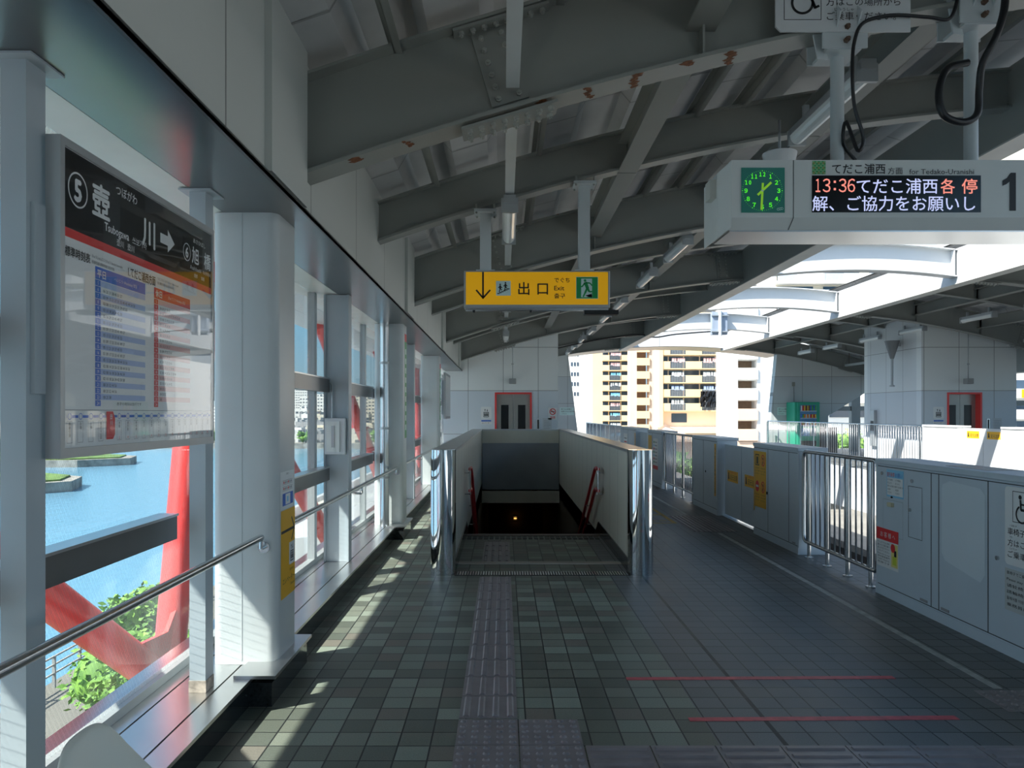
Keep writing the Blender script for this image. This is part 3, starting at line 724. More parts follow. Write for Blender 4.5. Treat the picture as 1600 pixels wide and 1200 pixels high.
# window handrails
for k, (ya, yb, lab) in enumerate(((-3.0, 4.19, 'steel handrail under the station board windows'), (4.60, 9.44, 'steel handrail between the first and second thick columns'), (9.86, 14.74, 'steel handrail beyond the downpipe column'), (15.16, 19.9, 'steel handrail running to the lift shaft'))):
    t = thing('window_handrail', lab, 'handrail', (-1.32, ya, 0.86))
    MB().tube([(-1.32, ya + 0.01, 0.862), (-1.32, yb - 0.05, 0.862)], 0.019, 12).build('rail', stainless, t)
    for yy in ([yb - 0.05] + ([7.09] if k == 1 else []) + ([12.27] if k == 2 else [])):
        b_ = MB()
        if yy == yb - 0.05: b_.bar((-1.32, yy, 0.86), (-1.32, yy, 0.80), 0.010, 8); b_.bar((-1.32, yy, 0.80), (-1.32, yb + 0.008, 0.80), 0.010, 8); b_.bar((-1.32, yb - 0.006, 0.80), (-1.32, yb + 0.004, 0.80), 0.032, 14)
        else: b_.bar((-1.32, yy, 0.86), (-1.32, yy, 0.79), 0.010, 8); b_.bar((-1.32, yy, 0.79), (-1.455, yy, 0.79), 0.010, 8); b_.box(-1.452, -1.446, yy - 0.03, yy + 0.03, 0.75, 0.83)
        b_.build('bracket', stainless, t)

# notices on the first column
t = thing('lift_notice', 'yellow lift direction notice on the side of the thick column', 'sign', (-1.249, 4.43, 0.74))
c = Canvas(t, (-1.2495, 0, 0), (0, 1, 0), (0, 0, 1), 0.0008)
c.rect('board', yellow, 4.27, 0.485, 4.555, 0.985)
c.line('arrow', black, 4.275, 0.862, 4.535, 0.862, 0.016, 2); c.line('arrow', black, 4.48, 0.93, 4.54, 0.862, 0.014, 2); c.line('arrow', black, 4.48, 0.795, 4.54, 0.862, 0.014, 2)
c.rect('pictogram_panel', white_print, 4.43, 0.655, 4.545, 0.785, 2); lift_icon(c, 'pictogram', black, 4.487, 0.72, 0.115)
c.text('lettering', black, 'エレベーター', 4.30, 0.565, 0.04, 3, width=0.235); c.text('lettering', black, 'Elevator', 4.46, 0.535, 0.022, 3, width=0.08); c.text('lettering', black, '엘리베이터', 4.44, 0.62, 0.018, 3, width=0.085)
c.done()
t = thing('floor_plan_notice', 'white floor plan notice above the yellow lift notice', 'sign', (-1.249, 4.41, 1.09))
c = Canvas(t, (-1.2495, 0, 0), (0, 1, 0), (0, 0, 1), 0.0008)
c.rect('sheet', white_print, 4.26, 0.99, 4.53, 1.205)
c.text('lettering', black, 'お知らせ', 4.40, 1.185, 0.014, 2, 'C')
for j in range(2):
    c.frame('diagram', grey_print, 4.30, 1.13 - j * 0.035, 4.50, 1.155 - j * 0.035, 0.002, 2)
    for q in range(6): c.rect('diagram', red_print if q % 3 == 0 else grey_print, 4.315 + q * 0.03, 1.136 - j * 0.035, 4.332 + q * 0.03, 1.149 - j * 0.035, 3)
c.rect('map', blue_print, 4.30, 1.01, 4.51, 1.08, 2); c.rect('map_path', white_print, 4.355, 1.015, 4.45, 1.075, 3); c.rect('map_block', sky_blue, 4.38, 1.03, 4.41, 1.06, 4)
c.done()
t = thing('strip_banner', 'narrow green strip banner with red top on the downpipe column', 'sign', (-1.249, 9.7, 1.8))
c = Canvas(t, (-1.2495, 0, 0), (0, 1, 0), (0, 0, 1)); c.rect('sheet', green_print, 9.60, 1.22, 9.80, 2.44); c.rect('top_band', red_print, 9.60, 2.44, 9.80, 2.54)
for q in range(9): c.rect('lettering', pale_aqua, 9.66, 1.32 + q * 0.12, 9.74, 1.39 + q * 0.12, 2)
c.done()
t = thing('strip_banner', 'narrow green strip banner on the column beyond the downpipe', 'sign', (-1.249, 15.0, 1.8))
c = Canvas(t, (-1.2495, 0, 0), (0, 1, 0), (0, 0, 1)); c.rect('sheet', green_print, 14.9, 1.4, 15.1, 2.4); c.rect('top_band', red_print, 14.9, 2.4, 15.1, 2.5)
for q in range(7): c.rect('lettering', pale_aqua, 14.96, 1.48 + q * 0.12, 15.04, 1.55 + q * 0.12, 2)
c.done()

# ------------------------------------------------------------------ station name board
XB = -1.42
t = thing('station_board', 'large black and white station name board with timetable between two posts', 'sign', (XB - 0.02, 3.08, 1.4))
MB().box(XB - 0.045, XB - 0.004, 2.44, 3.725, 1.395, 2.43).build('casing', alu, t)
fr_ = MB()
for b in ((2.437, 3.728, 1.392, 1.425), (2.437, 3.728, 2.405, 2.433), (2.437, 2.462, 1.425, 2.405), (3.703, 3.728, 1.425, 2.405)): fr_.box(XB - 0.047, XB + 0.002, b[0], b[1], b[2], b[3])
fr_.build('frame', alu, t)
c = Canvas(t, (XB - 0.004, 0, 0), (0, 1, 0), (0, 0, 1), 0.0006)
c.rect('face', white_print, 2.462, 1.425, 3.703, 2.405, 1)
c.rect('title_panel', black_gloss, 2.464, 2.145, 3.701, 2.403, 2); c.rect('red_band', red_print, 2.464, 2.115, 3.701, 2.145, 2)
WL = 'title_lettering'
c.ring(WL, white_print, 2.545, 2.283, 0.053, 0.059, 3, 40); c.text(WL, white_print, '5', 2.545, 2.247, 0.10, 3, 'C', bold=0.004)
c.text(WL, white_print, '壺', 2.692, 2.238, 0.125, 3, 'C', bold=0.003); c.text(WL, white_print, 'つぼがわ', 2.795, 2.345, 0.042, 3, width=0.16, bold=0.0005)
c.text(WL, white_print, '川', 3.053, 2.214, 0.122, 3, 'C', bold=0.003)
c.text(WL, white_print, 'Tsubogawa', 2.715, 2.192, 0.042, 3, width=0.175, bold=0.0008); c.text(WL, white_print, '쓰보가와', 2.918, 2.190, 0.032, 3, width=0.115)
c.text(WL, white_print, '壶川', 2.80, 2.158, 0.028, 3); c.text(WL, white_print, '壺川', 2.88, 2.158, 0.028, 3)
c.poly(WL, white_print, [(3.155, 2.247), (3.155, 2.287), (3.225, 2.287), (3.225, 2.315), (3.292, 2.267), (3.225, 2.219), (3.225, 2.247)], 3)
c.ring(WL, white_print, 3.42, 2.262, 0.036, 0.040, 3, 32); c.text(WL, white_print, '6', 3.42, 2.238, 0.066, 3, 'C', bold=0.002)
c.text(WL, white_print, '旭', 3.515, 2.232, 0.082, 3, 'C', bold=0.0015); c.text(WL, white_print, '橋', 3.655, 2.232, 0.082, 3, 'C', bold=0.0015)
c.text(WL, white_print, 'あさひばし', 3.49, 2.322, 0.024, 3, width=0.14); c.text(WL, white_print, 'Asahibashi', 3.455, 2.195, 0.026, 3, width=0.125); c.text(WL, white_print, '아사히바시', 3.60, 2.195, 0.022, 3, width=0.095)
c.text(WL, white_print, '旭桥', 3.50, 2.165, 0.02, 3); c.text(WL, white_print, '旭橋', 3.58, 2.165, 0.02, 3)
TL = 'timetable_lettering'
c.text(TL, black, '標準時刻表', 2.47, 2.055, 0.036, 3, width=0.15, bold=0.0006); c.text(TL, black, 'ひょうじゅんじこくひょう Standard time table', 2.632, 2.078, 0.013, 3, width=0.21); c.text(TL, black, '标准时刻表 標準時刻表 표준시각표', 2.632, 2.058, 0.013, 3, width=0.15)
c.text(TL, black, '1.てだこ浦西方面', 2.885, 2.078 - 0.018, 0.042, 3, width=0.225, bold=0.0006); c.text(TL, black, 'てだこうらにしほうめん for Tedako-Uranishi', 3.13, 2.088, 0.012, 3, width=0.2); c.text(TL, black, '往 浦西方面 데다코우라니시', 3.13, 2.070, 0.012, 3, width=0.15)
mins = ['', '06 20 31 38 45 51 57', '03 09 15 21 27 31 35 40 45 49 54 58', '03 08 13 19 25 31 39 47 55', '03 10 18 26 34 42 50', '05 16 29 33 41 49 57', '05 13 21 29 37 45 53', '01 09 17 25 33 41 49 57', '05 13 21 29 37 45 53', '01 09 17 25 33 41 49 57', '05 13 21 29 37 45 53', '01 09 17 25 33 41 49 57', '05 13 20 26 32 38 44 50 56', '02 08 14 20 26 32 38 44 50 56', '02 08 16 18 26 36 46 54', '02 10 18 26 34 42 50 58', '08 20 32 44 56', '08 20 32 44 56', '08 23 38', '']
for (u0, u1, hd, pale, nm, zt) in ((2.653, 3.023, blue_print, pale_blue, '平日', 2.052), (3.10, 3.455, red_print, pale_red, '休日', 2.052)):
    c.rect('timetable', hd, u0, 2.008, u1, zt, 2); c.text('timetable_heading', white_print, nm, u0 + 0.012, 2.017, 0.032, 3, bold=0.0006)
    c.text('timetable_heading', white_print, 'へいじつ Weekdays 평일' if nm == '平日' else 'きゅうじつ Holidays 휴일', u0 + 0.13, 2.022, 0.015, 3, width=0.17)
    for r in range(20):
        v1 = 2.006 - r * 0.0222; v0 = v1 - 0.0206
        c.rect('timetable', hd, u0, v0, u0 + 0.036, v1, 2); c.text('timetable_heading', white_print, str(5 + r), u0 + 0.018, v0 + 0.004, 0.017, 3, 'C')
        c.rect('timetable', pale if r % 2 == 0 else white_print, u0 + 0.038, v0, u1, v1, 2)
        s = mins[r] if nm == '平日' else mins[r][:max(0, len(mins[r]) - 6)]
        if s: c.text(TL, black, s, u0 + 0.052, v0 + 0.004, 0.0155, 3)
c.text(TL, black, '赤字の時刻は急行です', 2.80, 1.568, 0.013, 3, width=0.19)
c.rect('route_map', grey_print, 2.464, 1.548, 3.701, 1.5505, 2)
sts = ['那覇空港', '赤嶺', '小禄', '奥武山公園', '', '旭橋', '県庁前', '美栄橋', '牧志', '安里', 'おもろまち', '古島', '市立病院前', '儀保', '首里', '石嶺', '経塚', '浦添前田', '浦西']
c.rect('route_map', blue_print, 2.48, 1.523, 3.69, 1.532, 2)
for k, s in enumerate(sts):
    u = 2.495 + k * 0.0645
    c.rect('route_map', white_print, u - 0.014, 1.517, u + 0.014, 1.540, 3); c.ring('route_map', blue_print, u, 1.528, 0.009, 0.011, 4, 16)
    if s:
        c.frame('route_map', grey_print, u - 0.016, 1.440, u + 0.016, 1.512, 0.0015, 3)
        for q, ch in enumerate(s): c.text(TL, black, ch, u, 1.498 - q * 0.0125, 0.0125, 4, 'C')
        if k > 4: c.text('red_fares', red_print, str([0, 0, 0, 0, 0, 2, 4, 5, 7, 9, 11, 13, 15, 17, 19, 21, 24, 26, 28][k]), u, 1.444, 0.014, 4, 'C')
    else:
        c.poly('red_marker', red_print, [(u - 0.028, 1.445), (u + 0.018, 1.445), (u + 0.032, 1.462), (u + 0.032, 1.52), (u + 0.018, 1.545), (u - 0.028, 1.545)], 5)
        for q, ch in enumerate('壺川'): c.text('marker_lettering', white_print, ch, u + 0.004, 1.518 - q * 0.022, 0.021, 6, 'C')
c.done()
def gl_panel():
    m = bpy.data.materials.new('cover glass'); m.use_nodes = True
    n, l = m.node_tree.nodes, m.node_tree.links; n.clear()
    out = n.new('ShaderNodeOutputMaterial'); tr = n.new('ShaderNodeBsdfTransparent'); gl = n.new('ShaderNodeBsdfGlossy'); gl.inputs['Roughness'].default_value = 0.015
    mix = n.new('ShaderNodeMixShader')
    l.new(schlick(n, l, 0.012), mix.inputs[0]); l.new(tr.outputs[0], mix.inputs[1]); l.new(gl.outputs[0], mix.inputs[2]); l.new(mix.outputs[0], out.inputs[0])
    return m
cover_glass = gl_panel()
MB().box(XB + 0.003, XB + 0.005, 2.46, 3.705, 1.423, 2.407).build('cover_pane', cover_glass, t)
t = thing('station_board', 'second white framed board on the window side near the lift shaft', 'sign', (-1.34, 18.0, 1.4))
box('casing', alu, (-1.37, -1.325, 17.35, 18.9, 1.40, 2.46), t); box('face', white_print, (-1.325, -1.322, 17.41, 18.84, 1.46, 2.40), t)
for yy in (17.8, 18.4): box('mounting_arm', alu, (-1.45, -1.37, yy - 0.03, yy + 0.03, 1.5, 2.3), t)

# ------------------------------------------------------------------ bench seat by the window
t = thing('bench_seat', 'pale moulded plastic seat with rounded back by the window', 'seat', (-1.0, 2.23, 0))
sh = MB(); cols_ = []
for i in range(13):
    a = i / 12.0; yy = 1.90 + 0.44 * a
    edge = abs(a - 0.5) * 2
    prof = []
    for j in range(15):
        s_ = j / 14.0
        if s_ < 0.5: x, z = -0.66 - 0.37 * (s_ / 0.5), 0.37 - 0.02 * math.sin(math.pi * s_ / 0.5) + 0.03 * edge ** 3
        else:
            q = (s_ - 0.5) / 0.5; x, z = -1.03 - 0.13 * q - 0.02 * q * q, 0.37 + (0.285 * (1 - 0.35 * edge ** 4) - 0.0) * q
        yk = 2.12 + (yy - 2.12) * (1 - 0.22 * max(0, s_ - 0.6) / 0.4 * 1.0)
        prof.append(sh.bm.verts.new((x + 0.03 * edge ** 2, yk, z)))
    cols_.append(prof)
for i in range(12):
    for j in range(14):
        f = sh.bm.faces.new((cols_[i][j], cols_[i + 1][j], cols_[i + 1][j + 1], cols_[i][j + 1])); f.smooth = True
so = sh.build('shell', chair_mat, t); md = so.modifiers.new('thickness', 'SOLIDIFY'); md.thickness = 0.014
sb = so.modifiers.new('smooth', 'SUBSURF'); sb.levels = sb.render_levels = 1
for xx, yy in ((-0.70, 2.0), (-0.70, 2.33), (-0.98, 2.0), (-0.98, 2.33)): MB().bar((xx, yy, 0), (xx, yy, 0.36), 0.016, 10).build('leg', stainless, t)
MB().box(-0.99, -0.69, 1.98, 2.35, 0.335, 0.352).build('frame', stainless, t)

# ------------------------------------------------------------------ roof: deck, girders, long beams, purlins
def deck(far):
    mb = MB(); xs, zs = [], []
    x = -1.2; k = 0; per = [0.0, 0.30, 0.38, 0.68]
    while x < 4.82:
        for j, dx in enumerate(per):
            xx = x + dx
            if xx > 4.74: break
            xs.append(xx); zs.append(ztop(min(xx, 4.75)) + 0.10 + (0.11 if j in (2, 3) else 0.0) * 1.0)
        x += 0.76
    xs.append(4.81); zs.append(ztop(4.75) + 0.10)
    ys = [-14 + 1.28 * i for i in range(35)]
    ys = [y for y in ys if y < YE + 0.3] + [YE + 0.35]
    pts = [[(mir(a, far), y, b) for a, b in zip(xs, zs)] for y in ys]
    for yi in range(len(ys) - 1):
        for j in range(len(xs) - 1):
            mb.poly([pts[yi][j], pts[yi][j + 1], pts[yi + 1][j + 1], pts[yi + 1][j]])
            z = 0.03; mb.poly([(p[0], p[1], p[2] + z) for p in (pts[yi][j], pts[yi][j + 1], pts[yi + 1][j + 1], pts[yi + 1][j])])
    lap = MB()
    o = struct(mb.build('ceiling_2' if far else 'ceiling', deck_mat), 'ribbed roof deck over the %s platform' % ('opposite' if far else 'near'), 'ceiling')
    for y in ys[1:-1]:
        for j in range(len(xs) - 1):
            a, b = (mir(xs[j], far), y, zs[j] - 0.004), (mir(xs[j + 1], far), y, zs[j + 1] - 0.004)
            lap.poly([a, b, (b[0], y + 0.02, b[2]), (a[0], y + 0.02, a[2])])
    lap.build('sheet_laps', mat('lap seam', (0.40, 0.40, 0.40), 0.6), o)  # thin grey lines at the joints between deck sheets
deck(False); deck(True)

XEND = 4.56
def girder(label, Y, far, main, x0=XW, x1=XEND, bolts=True, parent_group=None):
    dep = 0.57 if main else 0.36; dz = 0.0 if main else 0.21
    hw = 0.10 if main else 0.075
    N = 26; xs = [x0 + (x1 - x0) * i / N for i in range(N + 1)]
    zb = [zbot(x) + dz for x in xs]; zt = [z + dep for z in zb]
    X = [mir(x, far) for x in xs]
    t = thing('roof_girder', label, 'roof girder', (X[0], Y, zb[0]), parent_group)
    pts = [(X[i], Y - 0.006, zb[i]) for i in range(N + 1)] + [(X[i], Y - 0.006, zt[i]) for i in range(N, -1, -1)]
    w = MB()
    for i in range(N):
        for yy in (Y - 0.006, Y + 0.006): w.poly([(X[i], yy, zb[i]), (X[i + 1], yy, zb[i + 1]), (X[i + 1], yy, zt[i + 1]), (X[i], yy, zt[i])])
    w.build('web', girder_mat, t)
    for nm, zz, th in (('bottom_flange', zb, 0.022), ('top_flange', zt, -0.018)):
        f = MB(); pr = []
        for i in range(N + 1):
            pr.append([f.bm.verts.new((X[i], Y + a, zz[i] + b)) for a, b in ((-hw, 0), (hw, 0), (hw, th), (-hw, th))])
        for i in range(N):
            for q in range(4): f.bm.faces.new((pr[i][q], pr[i][(q + 1) % 4], pr[i + 1][(q + 1) % 4], pr[i + 1][q]))
        f.bm.faces.new(pr[0]); f.bm.faces.new(pr[-1][::-1])
        f.build(nm, girder_mat, t)
    sgn = -1 if far else 1
    for xm in ((-0.02, 4.18) if main else ()):
        z0, z1 = zbot(xm), zbot(xm) + dep; sl = (zbot(xm + 0.1) - zbot(xm - 0.1)) / 0.2
        ux = Vector((sgn, 0, sl)).normalized(); uz = Vector((-sl * sgn, 0, 1)).normalized()
        for nm, ctr, a, b, nrm, nn in (('splice_plate', Vector((mir(xm, far), Y, (z0 + z1) / 2)), 0.11, 0.21, Vector((0, -1, 0)), (2, 6)), ('splice_plate', Vector((mir(xm + 0.05, far), Y, z0)), 0.28, hw * 0.95, Vector((0, 0, -1)), (8, 2)), ('splice_plate', Vector((mir(xm, far), Y, z1 - 0.02)), 0.28, hw * 0.95, Vector((0, 0, -1)), (8, 2))):
            v2 = uz if nn[0] == 2 else Vector((0, 1, 0)); nv = nrm if nn[0] == 2 else -uz
            p = MB().obox(ctr + nv * 0.014, ux * a, v2 * b, nv * 0.008).build(nm, girder_mat, t)
            if bolts:
                q = MB()
                for i in range(nn[0]):
                    for j in range(nn[1]):
                        if bolts == 'each': q = MB()
                        cc = ctr + ux * a * (-0.85 + 1.7 * i / (nn[0] - 1)) * (0.65 if nn[0] == 2 else 1) + v2 * b * (-0.85 + 1.7 * j / (nn[1] - 1)) * (0.7 if nn[1] == 2 else 1)
                        q.bar(cc + nv * 0.02, cc + nv * 0.040, 0.017, 6); q.bar(cc + nv * 0.04, cc + nv * 0.052, 0.009, 6)
                        if bolts == 'each': q.build('bolt', bolt_mat, p)
                if bolts != 'each': q.build('bolts', bolt_mat, p)
    for xm in (1.12, 2.78):
        z0 = zbot(xm) + dz
        for s in (-1, 1): MB().box(mir(xm, far) - 0.006, mir(xm, far) + 0.006, Y + s * 0.008, Y + s * hw * 0.9, z0 + 0.02, z0 + dep - 0.02).build('stiffener', girder_mat, t)
    return t
NW = ['beside the station board and departure display', 'just behind the exit sign', 'over the stairwell front', 'over the far half of the stairwell', 'against the lift shaft front', 'past the lift shaft', 'at the end wall']
mains = [y for y in GY if y > 0]; secs = [y for y in SY if y > 3]
for i, y in enumerate(mains):
    girder('deep bolted roof girder over the near platform, %s counting from the departure display' % ORDN[i], y, False, True, bolts='each' if i == 0 else True)
    girder('deep bolted roof girder over the opposite platform, %s counting from the departure display' % ORDN[i], y, True, True)
for i, y in enumerate(secs):
    girder('shallow roof girder over the near platform, %s counting from the exit sign' % ORDN[i], y, False, False, x0=(XW if y < YL else 1.5))
    girder('shallow roof girder over the opposite platform, %s counting from the exit sign' % ORDN[i], y, True, False)
# rusty patches on the lower flange of the first girder
_g = bpy.data.objects['roof_girder']; rr_ = random.Random(4)
for xc, wd, ln in ((-0.55, 0.02, 0.5), (0.22, 0.05, 0.9), (0.47, 0.035, 0.9), (0.74, 0.05, 1.0), (1.28, 0.05, 1.0), (1.02, 0.05, 0.25), (-0.85, 0.05, 0.3)):
    rs = MB()
    for k in range(9):
        y = 4.255 + 0.19 * ln * k / 9 + rr_.uniform(-0.006, 0.006); x = xc + 0.03 * k / 9 + rr_.uniform(-0.012, 0.012); w = wd * rr_.uniform(0.7, 1.5)
        rs.poly([(xx, yy, zbot(xx) - 0.0015) for xx, yy in ((x - w * 0.6, y), (x - w * 0.2, y - 0.008), (x + w * 0.5, y + 0.004), (x + w * 0.4, y + 0.02), (x - w * 0.3, y + 0.024))])
    rs.build('rust_stain', mat('rust', (0.17, 0.06, 0.02), 0.8, var=0.5, scale=40), _g)
girder('deep roof girder over the bench end of the near platform', -0.75, False, True, bolts=False)

# edge boxes along the open slot
for far in (False, True):
    x0, x1 = mir(4.56, far), mir(4.80, far)
    m_ = fascia_panels if far else girder_mat
    o = MB().box(min(x0, x1), max(x0, x1), -14, YE + 0.3, 4.0, 4.66).build('trim_7' if far else 'trim_6', m_)
    struct(o, ('sunlit white fascia along the opposite roof edge' if far else 'deep edge beam along the near roof opening'), 'beam')
    box('bottom_strip', mat('edge strip', (0.55, 0.55, 0.52), 0.4), (min(x0, x1) - 0.012, max(x0, x1) + 0.012, -14, YE + 0.3, 3.985, 4.0), o)
# cross arches over the tracks
for i, y in enumerate((14.55, 19.65, 24.75)):
    t = thing('cross_arch', 'white arched beam spanning the tracks, %s counting from the departure display' % ORDN[i], 'arch', (XC, y, 4.0))
    N = 20; xa, xb = 4.80, mir(4.80, True)
    X = [xa + (xb - xa) * k / N for k in range(N + 1)]; Z0 = [4.12 + 0.13 * (1 - ((x - XC) / (XC - xa)) ** 2) for x in X]
    w = MB(); wm = barrier_white
    for k in range(N):
        for yy in (y - 0.01, y + 0.01): w.poly([(X[k], yy, Z0[k]), (X[k + 1], yy, Z0[k + 1]), (X[k + 1], yy, Z0[k + 1] + 0.5), (X[k], yy, Z0[k] + 0.5)])
    w.build('web', wm, t)
    for nm, dz in (('bottom_flange', 0), ('top_flange', 0.5)):
        f = MB(); pr = []
        for k in range(N + 1): pr.append([f.bm.verts.new((X[k], y + a, Z0[k] + dz + b)) for a, b in ((-0.13, 0), (0.13, 0), (0.13, 0.02), (-0.13, 0.02))])
        for k in range(N):
            for q in range(4): f.bm.faces.new((pr[k][q], pr[k][(q + 1) % 4], pr[k + 1][(q + 1) % 4], pr[k + 1][q]))
        f.build(nm, wm, t)
    for x in (xa + 0.06, xb - 0.06): box('end_plate', wm, (x - 0.01, x + 0.01, y - 0.125, y + 0.125, 4.145, 4.62), t)

# long beams and purlins
def long_beam(name, label, cat, x, far, y0, y1, z0, dep, hw, c_shape=False):
    X = mir(x, far); t = thing(name, label, cat, (X, y0, z0))
    if c_shape:
        box('web', girder_mat, (X - 0.004, X + 0.004, y0, y1, z0, z0 + dep), t)
        box('flange', girder_mat, (X, X + hw, y0, y1, z0, z0 + 0.006), t); box('flange', girder_mat, (X - hw, X, y0, y1, z0 + dep - 0.006, z0 + dep), t)
    else:
        box('web', girder_mat, (X - 0.006, X + 0.006, y0, y1, z0, z0 + dep), t)
        box('bottom_flange', girder_mat, (X - hw, X + hw, y0, y1, z0 - 0.014, z0), t); box('top_flange', girder_mat, (X - hw, X + hw, y0, y1, z0 + dep, z0 + dep + 0.014), t)
    return t
lines = sorted([y for y in GY + SY if -1 < y < YE + 1])
for far in (False, True):
    pf = 'opposite' if far else 'near'
    for b_i, x in enumerate((1.12, 2.78)):
        for k in range(len(lines) - 1):
            y0, y1 = lines[k] + 0.01, lines[k + 1] - 0.01
            if far and y1 < 9 or (y1 > YL and x < 1.5): continue
            long_beam('tie_beam', 'lengthwise tie beam over the %s platform, %s row from the %s, %s bay' % (pf, ORDN[b_i], 'outer wall' if far else 'windows', ORDN[k]), 'beam', x, far, y0, y1, zbot(x) + 0.20, 0.24, 0.085)
    for b_i, x in enumerate((-0.62, 0.30, 1.72, 2.15, 3.35, 3.95)):
        tag(long_beam('purlin', 'slim roof purlin over the %s platform, %s row counted from the %s' % (pf, ORDN[b_i], 'outer wall' if far else 'windows'), 'purlin', x, far, -0.7, YL - 0.03 if b_i < (4 if far else 2) else YE, ztop(x) - 0.02, 0.085, 0.045, True), None, None)
# square lighting rail and its bolts
for far in (False, True):
    t = thing('lighting_rail', 'square steel lighting rail under the %s roof' % ('opposite' if far else 'near'), 'rail', (mir(0.05, far), 4, 3.33))
    for k in range(len(mains)):
        a = (mains[k - 1] if k else -0.75) + 0.12; b = mains[k] - 0.12
        if not far and a > YL - 1: continue
        box('tube', column_paint, (mir(0.05, far) - 0.037, mir(0.05, far) + 0.037, a, b, 3.345, 3.43), t)
        for yy in (a + 0.3, b - 0.3):
            MB().bar((mir(0.05, far), yy, 3.43), (mir(0.05, far), yy, ztop(0.05) + 0.08), 0.010, 6).build('hanger', rust_bolt, t)

# fluorescent fittings
def lamp(label, x, y0, z, L=1.25, br=0.16):
    t = thing('fluorescent_light', label, 'light', (x, y0, z))
    MB().box(x - 0.05, x + 0.05, y0, y0 + L, z - 0.015, z + 0.05).build('housing', alu, t)
    mb = MB(); pr = []
    for k in range(9):
        a = math.pi * k / 8; pr.append((x + 0.062 * math.cos(a), y0 + 0.04, z - 0.014 - 0.07 * math.sin(a)))
    mb.prism(pr, (0, L - 0.08, 0)); mb.build('cover', lamp_cover, t)
    for yy in (y0 + 0.02, y0 + L - 0.05):
        MB().box(x - 0.07, x + 0.07, yy, yy + 0.03, z - 0.09, z + 0.03).build('end_cap', alu, t)
    MB().box(x - 0.02, x + 0.02, y0 + 0.2, y0 + 0.24, z + 0.05, z + br).build('bracket', alu, t); MB().box(x - 0.02, x + 0.02, y0 + L - 0.24, y0 + L - 0.2, z + 0.05, z + br).build('bracket', alu, t)
    return t
rows = [4.92, 7.35, 9.72, 11.95, 14.85, 17.1, 19.95, 22.3, 25.0, 27.2]
protos = lamp('fluorescent light under the near roof beside the departure display posts', 2.36, rows[0], 3.78)
for k, y in enumerate(rows[1:], 1):
    c_ = copy_tree(protos, None, Vector((0, y - rows[0], 0))); c_['label'] = 'fluorescent light in the track side row under the near roof, %s from the departure display' % ORDN[k]; c_['group'] = 'fluorescent lights over the near platform'
protos['group'] = 'fluorescent lights over the near platform'
for k, y in enumerate(rows[2:], 2):
    c_ = copy_tree(protos, None, Vector((mir(2.36, True) - 2.36, y - rows[0], 0))); c_['label'] = 'fluorescent light under the opposite roof, %s along its row' % ORDN[k - 2]; c_['group'] = 'fluorescent lights over the opposite platform'
for k, y in enumerate((6.25, 11.3, 16.4)):
    c_ = lamp(('fluorescent light on the square rail right above the exit sign', 'fluorescent light on the square rail over the stairwell', 'fluorescent light on the square rail before the lift shaft')[k], 0.05, y, 3.28, br=0.064); c_['group'] = 'fluorescent lights on the square rail'
for k, (x, y, lab) in enumerate(((2.30, 6.35, 'round white ceiling speaker above the departure display'), (11.2, 16.0, 'round white ceiling speaker under the opposite roof'))):
    t = thing('ceiling_speaker', lab, 'speaker', (x, y, 3.8)); zz = 3.60
    MB().bar((x, y, zz), (x, y, zz + 0.10), 0.12, 24, 0.14).build('body', barrier_white, t); MB().bar((x, y, zz - 0.004), (x, y, zz), 0.10, 24).build('grille', alu, t); MB().bar((x, y, zz + 0.1), (x, y, 3.98), 0.012, 8).build('stem', alu, t)

# ------------------------------------------------------------------ exit sign
s_ = 6.86 / F
def ex(px): return (px - PX) * s_
def ez(py): return H + (PY - py) * s_
t = thing('exit_sign', 'yellow exit sign hanging from two posts before the stairwell', 'sign', (0.30, 6.9, 2.49))
MB().box(ex(725), ex(953), 6.86, 6.98, ez(481), ez(423)).build('casing', alu, t, bevel=0.004)
c = Canvas(t, (0, 6.8595, 0), (1, 0, 0), (0, 0, 1), 0.0008)
def er(name, m, a, b, cc, d, layer=1): c.rect(name, m, ex(a), ez(d), ex(cc), ez(b), layer)
er('face', mat('brightened sign yellow', (0.86, 0.46, 0.008), 0.42, var=0, emit=(0.86, 0.40, 0.0, 0.20)), 728, 425, 950, 476)  # mild emission added so the sign face comes out brighter
c.line('arrow', black, ex(754.7), ez(425), ex(754.7), ez(466), 0.016, 2); c.line('arrow', black, ex(744), ez(453), ex(755.5), ez(466.5), 0.015, 2); c.line('arrow', black, ex(766), ez(453), ex(754), ez(466.5), 0.015, 2)
er('stair_pictogram', pale_aqua, 775, 439, 798, 462, 2)
for q in range(6): c.rect('pictogram_figure', black, ex(777 + q * 3.1), ez(459.5 - q * 1.45), ex(780.6 + q * 3.1), ez(458 - q * 1.45), 3)
for hx, hy in ((781.5, 444.5), (789.8, 442)):
    c.disc('pictogram_figure', black, ex(hx), ez(hy), 0.0075, 3, 12); c.line('pictogram_figure', black, ex(hx), ez(hy + 1.5), ex(hx), ez(hy + 7), 0.016, 3); c.line('pictogram_figure', black, ex(hx), ez(hy + 6), ex(hx - 1.5), ez(hy + 12), 0.008, 3); c.line('pictogram_figure', black, ex(hx), ez(hy + 6), ex(hx + 2.5), ez(hy + 9), 0.008, 3); c.line('pictogram_figure', black, ex(hx), ez(hy + 2.5), ex(hx + 3), ez(hy + 5.5), 0.007, 3); c.line('pictogram_figure', black, ex(hx), ez(hy + 2.5), ex(hx - 3), ez(hy + 5.5), 0.007, 3)
c.text('lettering', black, '出', ex(818.5), ez(459), 21.5 * s_, 2, 'C', bold=0.0016); c.text('lettering', black, '口', ex(848), ez(459), 21.5 * s_, 2, 'C', bold=0.0016)
